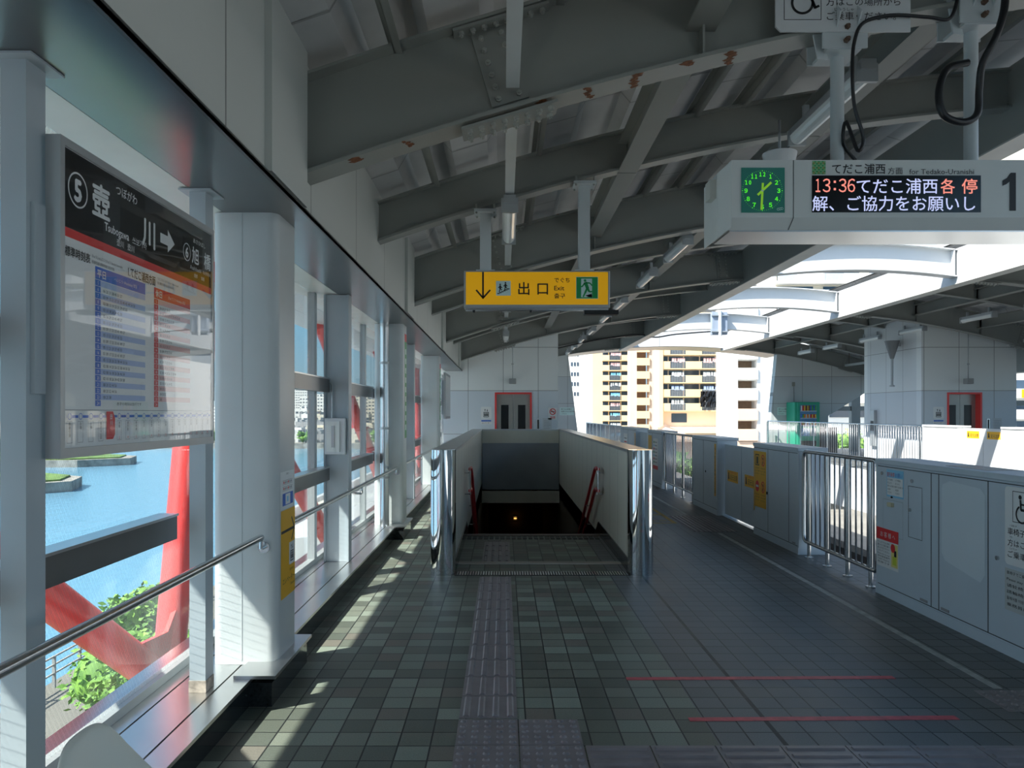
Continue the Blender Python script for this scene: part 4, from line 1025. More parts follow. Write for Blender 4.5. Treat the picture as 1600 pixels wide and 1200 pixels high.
c.text('lettering', black, 'でぐち', ex(866), ez(441), 8.6 * s_, 2, width=24 * s_, bold=0.0007); c.text('lettering', black, 'Exit', ex(866), ez(453.6), 10 * s_, 2, width=15.5 * s_, bold=0.0007); c.text('lettering', black, '출구', ex(866), ez(465.5), 8.4 * s_, 2, width=17 * s_, bold=0.0007)
er('running_panel', pale_aqua, 900, 432.5, 934.5, 467, 2); er('running_panel_border', green_print, 900.7, 433.2, 933.8, 466.3, 3)
er('doorway', pale_aqua, 908, 435.5, 925, 464.5, 4)
GP = 'running_figure'
def gl_(a, b, cc, d, w): c.line(GP, green_print, ex(a), ez(b), ex(cc), ez(d), w * s_, 5)
c.disc(GP, green_print, ex(914), ez(438.5), 2.1 * s_, 5, 16)
gl_(914.5, 441, 918, 451, 5); gl_(914, 442, 909, 448.5, 2.2); gl_(909, 448.5, 906.5, 446.5, 1.8); gl_(916, 442, 922, 442.5, 2.2); gl_(922, 442.5, 925, 446.5, 2.0)
gl_(917.5, 450, 914, 458, 3.2); gl_(914, 458, 911, 464, 2.4); gl_(918, 450, 920.5, 456, 3.2); gl_(920.5, 456, 928, 455.5, 2.2)
c.poly(GP, pale_aqua, [(ex(921), ez(464.5)), (ex(926), ez(464.5)), (ex(924), ez(459)), (ex(914), ez(462))], 4)
c.done()
MB().box(ex(727), ex(951), 6.88, 6.96, ez(484), ez(481)).build('bottom_rail', stainless, t)
for px in (740, 830, 925): MB().bar((ex(px), 6.92, ez(487)), (ex(px), 6.92, ez(483)), 0.012, 8).build('catch', black, t)
for px in (758.5, 913.5):
    x = ex(px); zf = zbot(x) + 0.20
    po = box('hanger_post', column_paint, (x - 0.05, x + 0.05, 6.87, 6.97, ez(423), zf - 0.012), t)
    box('clamp_plate', column_paint, (x - 0.10, x + 0.10, 6.80, 7.0, zf - 0.04, zf - 0.014), po)
    q = MB()
    for dx in (-0.08, 0.08):
        for dy in (6.82, 6.98): q.bar((x + dx, dy, zf - 0.055), (x + dx, dy, zf + 0.03), 0.010, 6)
    q.build('bolts', bolt_mat, po)
    box('foot_plate', column_paint, (x - 0.085, x + 0.085, 6.865, 6.975, ez(423), ez(423) + 0.012), po)
t = thing('sensor_bar', 'black horizontal bar at the lower corner of the exit sign', 'sensor', (0.84, 6.93, 2.4))
MB().box(ex(914), ex(968), 6.90, 7.0, ez(490), ez(483)).build('bar', black, t, bevel=0.005)
MB().bar((ex(935), 6.95, ez(484)), (ex(935), 6.95, ez(480.5)), 0.012, 8).build('stem', black, t)

# ------------------------------------------------------------------ departure display with clock
YD = 4.16; s_ = YD / F
t = thing('departure_display', 'long grey departure display with green clock hanging from the girder', 'display', (2.3, 4.35, 2.6))
XR = 3.30
b_ = MB(); prof = [(YD, ez(250)), (YD, ez(340)), (YD + 0.05, ez(356)), (4.54, ez(356)), (4.54, ez(250))]
b_.prism([(ex(1143), y, z) for y, z in prof], (XR - ex(1143), 0, 0)); b_.build('housing', display_body, t)
b_ = MB(); xl = ex(1143); b_.prism([(xl, YD, ez(250)), (xl, YD + 0.05, ez(356)), (xl, 4.54, ez(356)), (xl, 4.54, ez(250))], (-0.001, 0, 0))
b_.prism([(xl, YD + 0.006, ez(251)), (xl - 0.05, YD + 0.10, ez(262)), (xl - 0.05, YD + 0.38, ez(262)), (xl, 4.54, ez(251))], (0, 0, ez(355) - ez(251)))
b_.build('end_cover', display_body, t)
lv = MB().box(xl - 0.085, xl - 0.045, YD + 0.12, YD + 0.22, ez(300), ez(270)).build('speaker_louver', mat('louver', (0.55, 0.55, 0.50), 0.5), t)
MB().box(xl + 0.005, XR - 0.005, YD + 0.055, 4.53, ez(358.5), ez(356)).build('bottom_tray', stainless, t)
c = Canvas(t, (0, YD - 0.0005, 0), (1, 0, 0), (0, 0, 1), 0.0008)
c.rect('module_seam', seam_mat, ex(1239.2), ez(340), ex(1240.2), ez(250.5), 1)
MB().prism([(ex(1239.2), YD - 0.002, ez(340)), (ex(1240.2), YD - 0.002, ez(340)), (ex(1237.2), YD + 0.048, ez(356.2)), (ex(1236.2), YD + 0.048, ez(356.2))], (0, -0.0015, 0)).build('seam_foot', seam_mat, t)
ck = MB().box(ex(1158), ex(1225.5), YD - 0.006, YD - 0.001, ez(332.5), ez(262.5)).build('clock', clock_face_mat, t)
k = Canvas(ck, (0, YD - 0.0065, 0), (1, 0, 0), (0, 0, 1), 0.0008)
cx, cy, R = 1190.5, 298.5, 28.5
FW = {ord(d): chr(ord(d) + 0xFEE0) for d in '0123456789'}
for i in range(60):
    a = math.radians(6 * i); rr = 31 * s_
    k.disc('minute_dots', clock_num, ex(cx) + rr * math.sin(a), ez(cy) + rr * math.cos(a), (0.75 if i % 5 == 0 else 0.35) * s_, 1, 8)
for i in range(1, 13):
    a = math.radians(30 * i); k.text('numerals', clock_num, str(i).translate(FW), ex(cx) + 25.5 * s_ * math.sin(a), ez(cy) + 25.5 * s_ * math.cos(a) - 3.2 * s_, 8.6 * s_, 1, 'C', width=(9.0 if i > 9 else 4.8 if i > 1 else 3.4) * s_, bold=0.0009)
def hand(name, ang, L, back, w):
    a = math.radians(ang); k.line(name, clock_hand, ex(cx) - back * s_ * math.sin(a), ez(cy) - back * s_ * math.cos(a), ex(cx) + L * s_ * math.sin(a), ez(cy) + L * s_ * math.cos(a), w * s_, 3 if name == 'minute_hand' else 2)
hand('hour_hand', 47, 19, 10, 3.6); hand('minute_hand', 183, 30, 12, 3.4); k.disc('hand_cap', pale_aqua, ex(cx), ez(cy), 1.7 * s_, 4, 16)
for q in range(3): k.ring('maker_mark', pale_aqua, ex(1215 + q * 3), ez(327.5 - 0.5 * q), 1.4 * s_, 2.0 * s_, 2, 14)
k.done()
for i in range(7):
    for j in range(7):
        c.rect('green_emblem', green_print if (i + j) % 2 else mat('emblem green', (0.20, 0.50, 0.22), 0.5, var=0), ex(1269 + 3 * i), ez(272.5 - 3 * j), ex(1271.8 + 3 * i), ez(269.7 - 3 * j), 1)
for i in range(3):
    for j in range(3): c.rect('emblem_dots', mat('emblem olive', (0.35, 0.32, 0.12), 0.5, var=0), ex(1270 + 7.5 * i), ez(271.5 - 7.5 * j), ex(1273 + 7.5 * i), ez(268.5 - 7.5 * j), 2)
c.text('lettering', black, 'てだこ浦西', ex(1300), ez(270.5), 17.2 * s_, 2, width=83 * s_, bold=0.0006); c.text('lettering', black, '方面', ex(1387), ez(271.5), 11.5 * s_, 2, width=23 * s_); c.text('lettering', black, 'for Tedako-Uranishi', ex(1420.5), ez(272.3), 11.5 * s_, 2, width=101 * s_)
LP = MB().box(ex(1268.5), ex(1532), YD - 0.004, YD - 0.0005, ez(332), ez(274.5)).build('led_panel', black_gloss, t)
k = Canvas(LP, (0, YD - 0.0045, 0), (1, 0, 0), (0, 0, 1), 0.0008)
[k.text('red_led_lettering', led_red, ch, ex(pc), ez(300.5), 28 * s_, 1, 'C', width=w_ * s_, bold=0.0005) for ch, pc, w_ in (('１', 1277.5, 7), ('３', 1291, 12), ('３', 1316, 12), ('６', 1329.5, 12))]; [k.rect('red_led_lettering', led_red, ex(1302), ez(y_ + 1.8), ex(1305.5), ez(y_ - 1.8), 1) for y_ in (284.5, 296)]; k.text('white_led_lettering', led_white, 'てだこ浦西', ex(1338), ez(301), 25.5 * s_, 1, width=126 * s_, bold=0.0005); k.text('red_led_lettering', led_red, '各', ex(1469), ez(301), 25 * s_, 1, width=22 * s_, bold=0.0008); k.text('red_led_lettering', led_red, '停', ex(1502), ez(301), 25 * s_, 1, width=24 * s_, bold=0.0008)
k.text('white_led_lettering', led_white, '解、ご協力をお願いし', ex(1268.8), ez(328), 25.5 * s_, 1, width=254 * s_, bold=0.0005)
k.done()
c.poly('track_number', black, [(ex(1577), ez(329.5)), (ex(1587), ez(329.5)), (ex(1587), ez(270)), (ex(1579), ez(270)), (ex(1577), ez(272))], 2); c.poly('track_number', black, [(ex(1577), ez(272)), (ex(1573), ez(278)), (ex(1566), ez(282.5)), (ex(1566), ez(290.5)), (ex(1572), ez(288)), (ex(1577), ez(284))], 2)
c.done()
for i, px in enumerate((1308, 1517)):
    s2 = 4.35 / F; x = (px - PX) * s2; zf = zbot(x)
    p = MB().bar((x, 4.35, ez(250) - 0.002), (x, 4.35, zf - 0.10), 0.037, 20).build('hanger_post', column_paint, t)
    br = MB()
    br.box(x - 0.13, x + 0.12, 4.235, 4.247, zf - 0.13, zf + 0.055); br.box(x - 0.13, x + 0.12, 4.453, 4.465, zf - 0.13, zf + 0.055); br.box(x - 0.10, x + 0.09, 4.245, 4.455, zf - 0.135, zf - 0.115)
    for dx in (-0.06, 0.055): br.prism([(x + dx, 4.236, zf + 0.11), (x + dx, 4.17, zf + 0.045), (x + dx, 4.236, zf - 0.04)], (0.008, 0, 0))
    br.prism([(x - 0.13, 4.30, zf + 0.06), (x - 0.175, 4.28, zf + 0.02), (x - 0.14, 4.28, zf - 0.17), (x - 0.07, 4.30, zf - 0.17)], (0, 0.012, 0))
    br.build('girder_bracket', column_paint, t)
    q = MB()
    for dz in (-0.09, -0.02): q.bar((x + 0.0, 4.236, zf + dz), (x, 4.215, zf + dz), 0.017, 6); q.bar((x, 4.216, zf + dz), (x, 4.198, zf + dz), 0.010, 6)
    q.build('bolts', rust_bolt, t)
# cables
def P45(px, py, y): return ((px - PX) / F * y, y, H + (PY - py) / F * y)
def smooth(pts, n=6):
    P = [Vector(p) for p in pts]; out = []
    for i in range(len(P) - 1):
        a, b, c_, d = P[max(i - 1, 0)], P[i], P[i + 1], P[min(i + 2, len(P) - 1)]
        for k_ in range(n):
            u = k_ / n
            out.append(0.5 * ((2 * b) + (c_ - a) * u + (2 * a - 5 * b + 4 * c_ - d) * u * u + (3 * b - a - 3 * c_ + d) * u ** 3))
    out.append(P[-1]); return out
t = tag(MB().tube(smooth([P45(*p) for p in ((1336, 250, 4.40), (1318, 225, 4.31), (1322, 190, 4.28), (1340, 235, 4.25), (1349, 215, 4.24), (1335, 165, 4.22), (1332, 110, 4.2), (1335, 65, 4.20), (1350, 35, 4.2), (1395, 24, 4.2), (1450, 27, 4.2), (1485, 28, 4.2), (1500, -20, 4.2))]), 0.010, 8).build('power_cable', cable, None, P45(1340, 100, 4.2)), 'thin black cable looping beside the first display post', 'cable')
tag(MB().tube(smooth([P45(*p) for p in ((1512, 98, 4.28), (1480, 108, 4.25), (1467, 145, 4.22), (1475, 180, 4.22), (1505, 191, 4.24), (1527, 178, 4.26), (1530, 140, 4.25), (1535, 100, 4.2), (1555, 60, 4.15), (1568, 20, 4.15), (1572, -20, 4.15))]), 0.020, 10).build('power_cable', cable, None, P45(1500, 150, 4.2)), 'thick black cable looping beside the second display post', 'cable')
# wheelchair boarding sign
s_ = 4.22 / F
t = thing('wheelchair_sign', 'white hanging wheelchair boarding sign above the display brackets', 'sign', (1.9, 4.25, 3.65))
MB().prism([(ex(px), 4.222, ez(py)) for px, py in ((1212, -60), (1212, 41), (1220, 49), (1423, 49), (1423, -60))], (0, 0.012, 0)).build('board', barrier_white, t)
c = Canvas(t, (0, 4.2215, 0), (1, 0, 0), (0, 0, 1), 0.0008)
c.frame('lettering', black, ex(1225), ez(31), ex(1283.5), ez(-32), 0.003, 1); wheelchair(c, 'lettering', black, ex(1255), ez(-5), 60 * s_, 2)
c.text('lettering', black, '車椅子をご利用の', ex(1291), ez(-14), 14.5 * s_, 2, width=116 * s_)
c.text('lettering', black, '方はこの場所から', ex(1291), ez(8), 14.5 * s_, 2, width=116 * s_); c.text('lettering', black, 'ご乗車ください。', ex(1292), ez(30.5), 14.5 * s_, 2, width=108 * s_); c.text('lettering', black, 'じょうしゃ', ex(1304), ez(16.5), 5.5 * s_, 2, width=30 * s_)
c.done()
for px in (1240, 1390):
    x = ex(px); box('clip', alu, (x - 0.02, x + 0.02, 4.232, 4.346, 3.75, 3.80), t)

# conduit and equipment box by the far arch
t = tag(MB().tube(smooth([(1.6, 23.9, 3.55), (3.0, 24.2, 3.86), (4.3, 24.5, 4.05), (4.9, 24.6, 3.98), (5.6, 24.6, 4.08), (6.9, 24.6, 4.18)]), 0.022, 8).build('roof_cable', cable, None, (3, 24.2, 3.86)), 'black cable crossing from the near roof to the grey arch box', 'cable')
t = thing('equipment_box', 'blue grey equipment box fixed to the last arch', 'box', (6.95, 24.5, 4.1))
MB().box(6.68, 7.18, 24.42, 24.62, 4.05, 4.78).build('housing', mat('box grey', (0.30, 0.36, 0.45), 0.5), t, bevel=0.01); MB().bar((6.93, 24.38, 4.0), (6.93, 24.38, 4.8), 0.055, 14).build('pole', barrier_white, t); MB().box(6.66, 7.20, 24.36, 24.42, 4.12, 4.16).build('strap', alu, t); MB().box(6.66, 7.20, 24.36, 24.42, 4.64, 4.68).build('strap', alu, t)

# ------------------------------------------------------------------ lift shafts
def lift(far):
    if not far: x0, x1 = -1.60, 1.44; d0, d1, zt = -0.235, 0.745, 4.0
    else: x0, x1 = 11.08, 13.60; d0, d1, zt = 11.76, 12.68, 4.3
    nm = 'opposite' if far else 'near'
    a = MB(); a.box(x0, d0, YL, YL + 0.25, 0, zt); a.box(d1, x1, YL, YL + 0.25, 0, zt); a.box(d0, d1, YL, YL + 0.25, 2.08, zt); a.box(x0, x1, YL + 3.0, YL + 3.2, 0, zt)
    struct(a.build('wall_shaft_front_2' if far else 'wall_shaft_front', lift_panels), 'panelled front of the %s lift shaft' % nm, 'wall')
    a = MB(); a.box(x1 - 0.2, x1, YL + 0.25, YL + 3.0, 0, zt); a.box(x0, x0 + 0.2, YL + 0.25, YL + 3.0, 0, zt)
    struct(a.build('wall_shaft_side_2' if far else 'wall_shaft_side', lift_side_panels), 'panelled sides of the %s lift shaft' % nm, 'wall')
    d = thing('door_2' if far else 'door_1', 'steel lift door in a red frame on the %s platform' % nm, 'door', ((d0 + d1) / 2, YL, 0), kind='structure')
    f = MB(); w = 0.045; f.box(d0, d0 + w, YL - 0.02, YL + 0.24, 0.001, 2.08); f.box(d1 - w, d1, YL - 0.02, YL + 0.24, 0.001, 2.08); f.box(d0 + w, d1 - w, YL - 0.02, YL + 0.24, 2.08 - w, 2.08); f.build('frame', red_paint, d)
    m = (d0 + d1) / 2
    dy = YL + (0.20 if far else 0.10)
    for xa, xb in ((d0 + w, m - 0.004), (m + 0.004, d1 - w)):
        lf = MB().box(xa, xb, dy, dy + 0.03, 0.002, 2.08 - w).build('door_leaf', mat('lift door steel', (0.40, 0.39, 0.36), 0.35, 0.6), d)
        xm = (xa + xb) / 2; gl = MB().box(xm - 0.10, xm + 0.10, dy - 0.004, dy - 0.0005, 0.55, 1.75).build('glazing', black_gloss, lf)
    # neighbours on the wall
    q = -1 if not far else -1
    sx = d0 - 0.23
    t = thing('lift_sign', 'white lift pictogram sign beside the red door of the %s platform' % nm, 'sign', (sx, YL, 1.4))
    c = Canvas(t, (0, YL - 0.002, 0), (1, 0, 0), (0, 0, 1), 0.003)
    c.rect('board', white_print, sx - 0.14, 1.38, sx + 0.14, 1.70, 1, 0.03); lift_icon(c, 'pictogram', black, sx, 1.53, 0.25, 2)
    c.rect('lower_plate', white_print, sx - 0.14, 1.24, sx + 0.14, 1.36, 1); c.rect('blue_band', blue_print, sx - 0.13, 1.31, sx + 0.13, 1.345, 2); c.text('lettering', black, 'エレベーター', sx, 1.255, 0.05, 2, 'C', width=0.24)
    c.done()
    bx = d1 + 0.17
    t = thing('lift_button', 'slim lift call panel beside the red door of the %s platform' % nm, 'lift button', (bx, YL, 1.2))
    box('plate', stainless, (bx - 0.04, bx + 0.04, YL - 0.012, YL - 0.001, 1.0, 1.38), t); box('button_strip', black, (bx - 0.02, bx + 0.02, YL - 0.016, YL - 0.012, 1.12, 1.36), t)
    t = thing('paper_notice', 'pale notice sheet beside the lift call panel of the %s platform' % nm, 'notice', (bx + 0.24, YL, 1.2))
    c = Canvas(t, (0, YL - 0.002, 0), (1, 0, 0), (0, 0, 1), 0.003); c.rect('sheet', mat('notice grey', (0.60, 0.64, 0.66), 0.5, var=0), bx + 0.12, 1.02, bx + 0.36, 1.40, 1)
    for k in range(7): c.rect('lettering', grey_print, bx + 0.15, 1.08 + k * 0.042, bx + 0.33 - 0.02 * (k % 3), 1.088 + k * 0.042, 2)
    c.done()
    cx_ = (d0 + d1) / 2 - 0.02
    t = thing('hanging_speaker', 'grey box speaker on a thin rod above the %s lift door' % nm, 'speaker', (cx_, YL - 0.2, 2.35))
    MB().box(cx_ - 0.09, cx_ + 0.09, YL - 0.30, YL - 0.12, 2.30, 2.44).build('body', mat('speaker grey', (0.30, 0.31, 0.31), 0.5), t, bevel=0.012)
    zt_ = zbot(cx_ if not far else 2 * XC - cx_) + 0.1
    MB().bar((cx_, YL - 0.20, 2.44), (cx_, YL - 0.20, ztop(cx_ if not far else 2 * XC - cx_) + 0.14), 0.012, 8).build('rod', alu, t); MB().bar((cx_, YL - 0.20, 2.80), (cx_, YL - 0.20, 2.84), 0.03, 10).build('coupling', alu, t)
lift(False); lift(True)
t = thing('no_smoking_sign', 'small no smoking sign at the edge of the lift shaft', 'sign', (1.32, YL, 1.55))
c = Canvas(t, (0, YL - 0.002, 0), (1, 0, 0), (0, 0, 1), 0.003)
c.rect('board', white_print, 1.18, 1.36, 1.42, 1.68); c.ring('ring', red_print, 1.30, 1.57, 0.065, 0.085, 2, 24); c.line('ring', red_print, 1.25, 1.62, 1.35, 1.52, 0.018, 3); c.rect('cigarette', black, 1.25, 1.56, 1.35, 1.58, 2); c.text('lettering', red_print, '禁煙', 1.30, 1.39, 0.07, 2, 'C')
c.done()
t = thing('pole_bracket', 'funnel bracket with a hanging pole on the opposite lift shaft', 'pole', (11.0, 21.3, 3.3))
MB().bar((10.86, 21.3, 3.05), (10.86, 21.3, 3.55), 0.05, 14, 0.20).build('funnel', mat('funnel grey', (0.22, 0.23, 0.24), 0.5), t); MB().bar((10.86, 21.3, 2.3), (10.86, 21.3, 3.1), 0.035, 12).build('pole', alu, t); MB().bar((10.86, 21.3, 2.27), (10.86, 21.3, 2.31), 0.07, 12).build('foot', alu, t); MB().box(10.86, 11.078, 21.25, 21.35, 3.4, 3.5).build('arm', alu, t)

# ------------------------------------------------------------------ end wall with the portal opening
a = MB()
a.prism([(XG - 0.1, YE, 0), (3.0, YE, 0), (2.52, YE, 3.85), (2.52, YE, 4.35), (XG - 0.1, YE, 4.2)], (0, 0.35, 0))
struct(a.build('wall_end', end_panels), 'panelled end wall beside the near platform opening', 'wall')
a = MB()
a.prism([(10.33, YE, 0), (12.72, YE, 0), (12.72, YE, 1.42), (16.0, YE, 3.45), (16.0, YE, 4.2), (10.75, YE, 4.2)], (0, 0.35, 0))
struct(a.build('wall_end_2', end_panels), 'panelled end wall with slanted edge behind the vending machine', 'wall')
N = 24; arch = [(2.4 + (10.85 - 2.4) * k / N, 3.82 + 0.33 * (1 - ((2.4 + (10.85 - 2.4) * k / N - 6.62) / 4.23) ** 2)) for k in range(N + 1)]
a = MB()
a.prism([(x, YE + 0.02, z) for x, z in arch] + [(10.85, YE + 0.02, 5.1), (2.4, YE + 0.02, 5.1)], (0, 0.3, 0))
o = struct(a.build('wall_end_3', panel_material('portal cladding', (0.66, 0.68, 0.69), 1.9, 50, axis='X', off=0.4, zoff=-20)), 'white panelled header over the end opening', 'wall')
u = MB()
for k in range(N):
    (xa, za), (xb, zb_) = arch[k], arch[k + 1]
    u.poly([(xa, YE - 0.02, za - 0.02), (xb, YE - 0.02, zb_ - 0.02), (xb, YE + 1.6, zb_ - 0.02), (xa, YE + 1.6, za - 0.02)])
u.build('soffit_lining', soffit_steel, o)
t = thing('wall_notice', 'small pale notice at the slanted end wall of the near platform', 'notice', (2.0, YE, 1.6))
c = Canvas(t, (0, YE - 0.002, 0), (1, 0, 0), (0, 0, 1), 0.003); c.rect('sheet', pale_aqua, 2.2, 1.45, 2.75, 1.75)
for k in range(3): c.text('lettering', black, ('駆け込み乗車は', '危険ですのでおやめ', 'ください')[k], 2.25, 1.66 - k * 0.09, 0.06, 2)
c.done()
t = thing('wall_notice', 'small pale notice beside the green vending machine', 'notice', (10.9, YE, 1.6))
c = Canvas(t, (0, YE - 0.002, 0), (1, 0, 0), (0, 0, 1), 0.003); c.rect('sheet', pale_aqua, 10.72, 1.45, 11.27, 1.75)
for k in range(3): c.text('lettering', black, ('駆け込み乗車は', '危険ですのでおやめ', 'ください')[k], 10.77, 1.66 - k * 0.09, 0.06, 2)
c.done()
# steel post and rails beyond the triangle opening
t = thing('dark_post', 'dark steel post seen through the triangular opening beyond the vending machine', 'post', (13.95, YE + 0.1, 0))
box('shaft', dark_steel, (13.8, 14.15, YE + 0.36, YE + 0.6, 0, 3.5), t); box('cross_rail', dark_steel, (12.8, 15.9, YE + 0.40, YE + 0.5, 1.62, 1.80), t)

# unseen wall added behind the viewer to keep rear light off the girders
a = MB(); a.prism([(XG - 0.1, -9.0, 0), (3.0, -9.0, 0), (2.52, -9.0, 3.85), (2.52, -9.0, 4.3), (XG - 0.1, -9.0, 4.2)], (0, -0.35, 0)); a.prism([(10.4, -9.0, 0), (17, -9.0, 0), (17, -9.0, 4.2), (10.9, -9.0, 4.2)], (0, -0.35, 0))
struct(a.build('wall_rear_blocker', end_panels), 'panelled wall added unseen behind the viewer to block light', 'wall')

# ------------------------------------------------------------------ opposite platform outer wall and windows
ow = MB(); xw2 = mir(XG, True)
struct(box('wall_right', wall_panels, (mir(XW, True), mir(XW, True) + 0.45, 5, YE, 2.68, 3.62)), 'upper outer wall of the opposite platform', 'wall')
struct(box('trim_8', concrete, (xw2 - 0.1, xw2 + 0.1, 5, YE, 0.0, 0.25)), 'low outer kerb of the opposite platform', 'wall')
for k, y in enumerate((9.66, 14.96, 18.9, 24.7)):
    t = thing('support_column', 'thick pale column on the outer side of the opposite platform, %s from the track doors end' % ORDN[k], 'column', (15.0, y, 0))
    rounded_prism(14.65, 15.01, y - 0.2, y + 0.2, 0.0, 3.3, 0.05).build('shaft', column_paint, t)
for k in range(6):
    y0, y1 = 9.6 + k * 3.3, 9.6 + (k + 1) * 3.3
    w = thing('window_%d' % (30 + k), None, None, (xw2, (y0 + y1) / 2, 0.25), kind='structure')
    box('mullion', frame_grey, (xw2 - 0.05, xw2 + 0.05, y0 - 0.04, y0 + 0.04, 0.251, 2.68), w)
    for z0, z1 in ((0.86, 0.98), (1.75, 1.89)): box('transom', dark_steel, (xw2 - 0.05, xw2 + 0.05, y0 + 0.04, y1 - 0.04, z0, z1), w)
t = thing('vending_machine', 'green drinks vending machine against the opposite end wall', 'vending machine', (11.55, 29.2, 0))
MB().box(11.06, 12.02, 28.95, 29.80, 0.05, 1.95).build('cabinet', vend_green, t, bevel=0.02)
MB().box(11.14, 11.94, 28.90, 28.955, 0.10, 1.93).build('door', vend_green, t, bevel=0.015)
dw = MB().box(11.24, 11.86, 28.88, 28.905, 1.02, 1.84).build('display_window', mat('display blue', (0.10, 0.25, 0.45), 0.3, var=0), t)
for r in range(3):
    box('shelf', white_print, (11.25, 11.85, 28.82, 28.88, 1.06 + r * 0.27, 1.075 + r * 0.27), dw)
    for k in range(10):
        x = 11.285 + k * 0.059; MB().bar((x, 28.85, 1.076 + r * 0.27), (x, 28.85, 1.076 + r * 0.27 + (0.20 if r == 2 else 0.14)), 0.023, 8).build('sample_can', can_mats[(k * 3 + r * 2 + k // 4) % 7], dw)
box('poster', mat('machine poster', (0.15, 0.35, 0.6), 0.4, var=0.6, scale=9), (11.26, 11.60, 28.885, 28.90, 0.66, 0.96), t)
box('coin_panel', alu, (11.64, 11.86, 28.885, 28.90, 0.66, 0.96), t); box('delivery_flap', black, (11.26, 11.86, 28.885, 28.90, 0.28, 0.48), t); box('base', black, (11.10, 11.98, 28.98, 29.78, 0.0, 0.05), t)
t = thing('rubbish_bin', 'dark grey rubbish bin beside the green vending machine', 'bin', (12.45, 29.3, 0))
MB().prism([(12.12, 29.05, 0.0), (12.12, 29.05, 0.98), (12.12, 29.55, 0.98), (12.12, 29.7, 0.8), (12.12, 29.7, 0.0)], (0.62, 0, 0)).build('body', mat('bin grey', (0.12, 0.12, 0.13), 0.5), t)
for k in range(2): MB().bar((12.28 + k * 0.3, 29.045, 0.78), (12.28 + k * 0.3, 29.05, 0.78), 0.07, 16).build('opening', black, t)
t = thing('wall_socket', 'small outlet with hanging cord above the vending machine', 'outlet', (11.35, YE, 2.65)); box('plate', mat('dull grey', (0.25, 0.25, 0.22), 0.6), (11.30, 11.40, YE - 0.05, YE - 0.001, 2.58, 2.74), t); MB().tube([(11.36, YE - 0.03, 2.58), (11.37, YE - 0.03, 2.2), (11.37, YE - 0.03, 1.95)], 0.008, 6).build('cord', cable, t)
t = thing('wall_phone', 'grey intercom unit on the opposite lift shaft side', 'intercom', (11.05, 22.7, 1.3)); MB().box(10.99, 11.079, 22.6, 22.85, 0.55, 1.62).build('case', alu, t, bevel=0.01); box('panel', black, (10.985, 10.99, 22.64, 22.81, 1.0, 1.3), t)

# ------------------------------------------------------------------ platform barrier
XF = 3.20
def sticker(c, name, m, y_hi, y_lo, z0, z1, layer=1): c.rect(name, m, -y_hi, z0, -y_lo, z1, layer)
def barrier_canvas(t, x): return Canvas(t, (x - 0.001, 0, 0), (0, -1, 0), (0, 0, 1), 0.001)
def barrier_box(label, y0, y1, x, m, h=1.145, depth=0.28, facing=-1, seams=(), plate=True):
    xa, xb = (x, x + depth)
    t = thing('barrier_cabinet', label, 'barrier cabinet', ((xa + xb) / 2, (y0 + y1) / 2, 0))
    MB().box(xa, xb, y0, y1, 0.02, h - 0.045).build('body', m, t)
    MB().box(xa - 0.012, xb + 0.02, y0 - 0.004, y1 + 0.004, h - 0.043, h).build('top_cap', m, t, bevel=0.006)
    box('kick_plate', m, (xa - 0.006, xb, y0 + 0.001, y1 - 0.001, 0.001, 0.075), t)
    q = MB()
    for yy in seams: q.box(xa - 0.0015, xa + 0.001, yy - 0.004, yy + 0.004, 0.09, h - 0.06)
    q.box(xa - 0.0015, xa + 0.001, y0 + 0.03, y1 - 0.03, h - 0.064, h - 0.058); q.box(xa - 0.0015, xa + 0.001, y0 + 0.03, y1 - 0.03, 0.086, 0.092)
    q.build('panel_seams', seam_mat, t)
    return t
bar_steel = mat('baluster steel', (0.55, 0.56, 0.57), 0.35, 1.0, var=0.0)
def fence(label, y0, y1, x, h, nbar, nposts, ring=True):
    t = thing('barrier_fence', label, 'fence', (x, (y0 + y1) / 2, 0))
    xc = x + 0.04; r = 0.07; loop = []
    zb_ = 0.16
    for cy, cz, a in ((y1 - r, h - r, 0), (y0 + r, h - r, 90), (y0 + r, zb_ + r, 180), (y1 - r, zb_ + r, 270)):
        for k in range(5):
            tt = math.radians(a + 22.5 * k); loop.append((xc, cy + r * math.cos(tt), cz + r * math.sin(tt)))
    MB().tube(loop, 0.021, 10, True).build('frame', stainless, t)
    for k in range(nposts):
        yy = y0 + 0.14 + (y1 - y0 - 0.28) * k / max(1, nposts - 1)
        p = MB().bar((xc, yy, 0.0), (xc, yy, h - 0.02), 0.019, 12).build('post', stainless, t); MB().bar((xc, yy, 0.0), (xc, yy, 0.012), 0.045, 16).build('foot_plate', stainless, p)
    for k in range(nbar):
        yy = y0 + (y1 - y0) * (k + 0.75) / (nbar + 0.5)
        MB().bar((xc, yy, zb_), (xc, yy, h), 0.0095 if nbar < 80 else 0.007, 8).build('baluster', bar_steel, t)
    return t
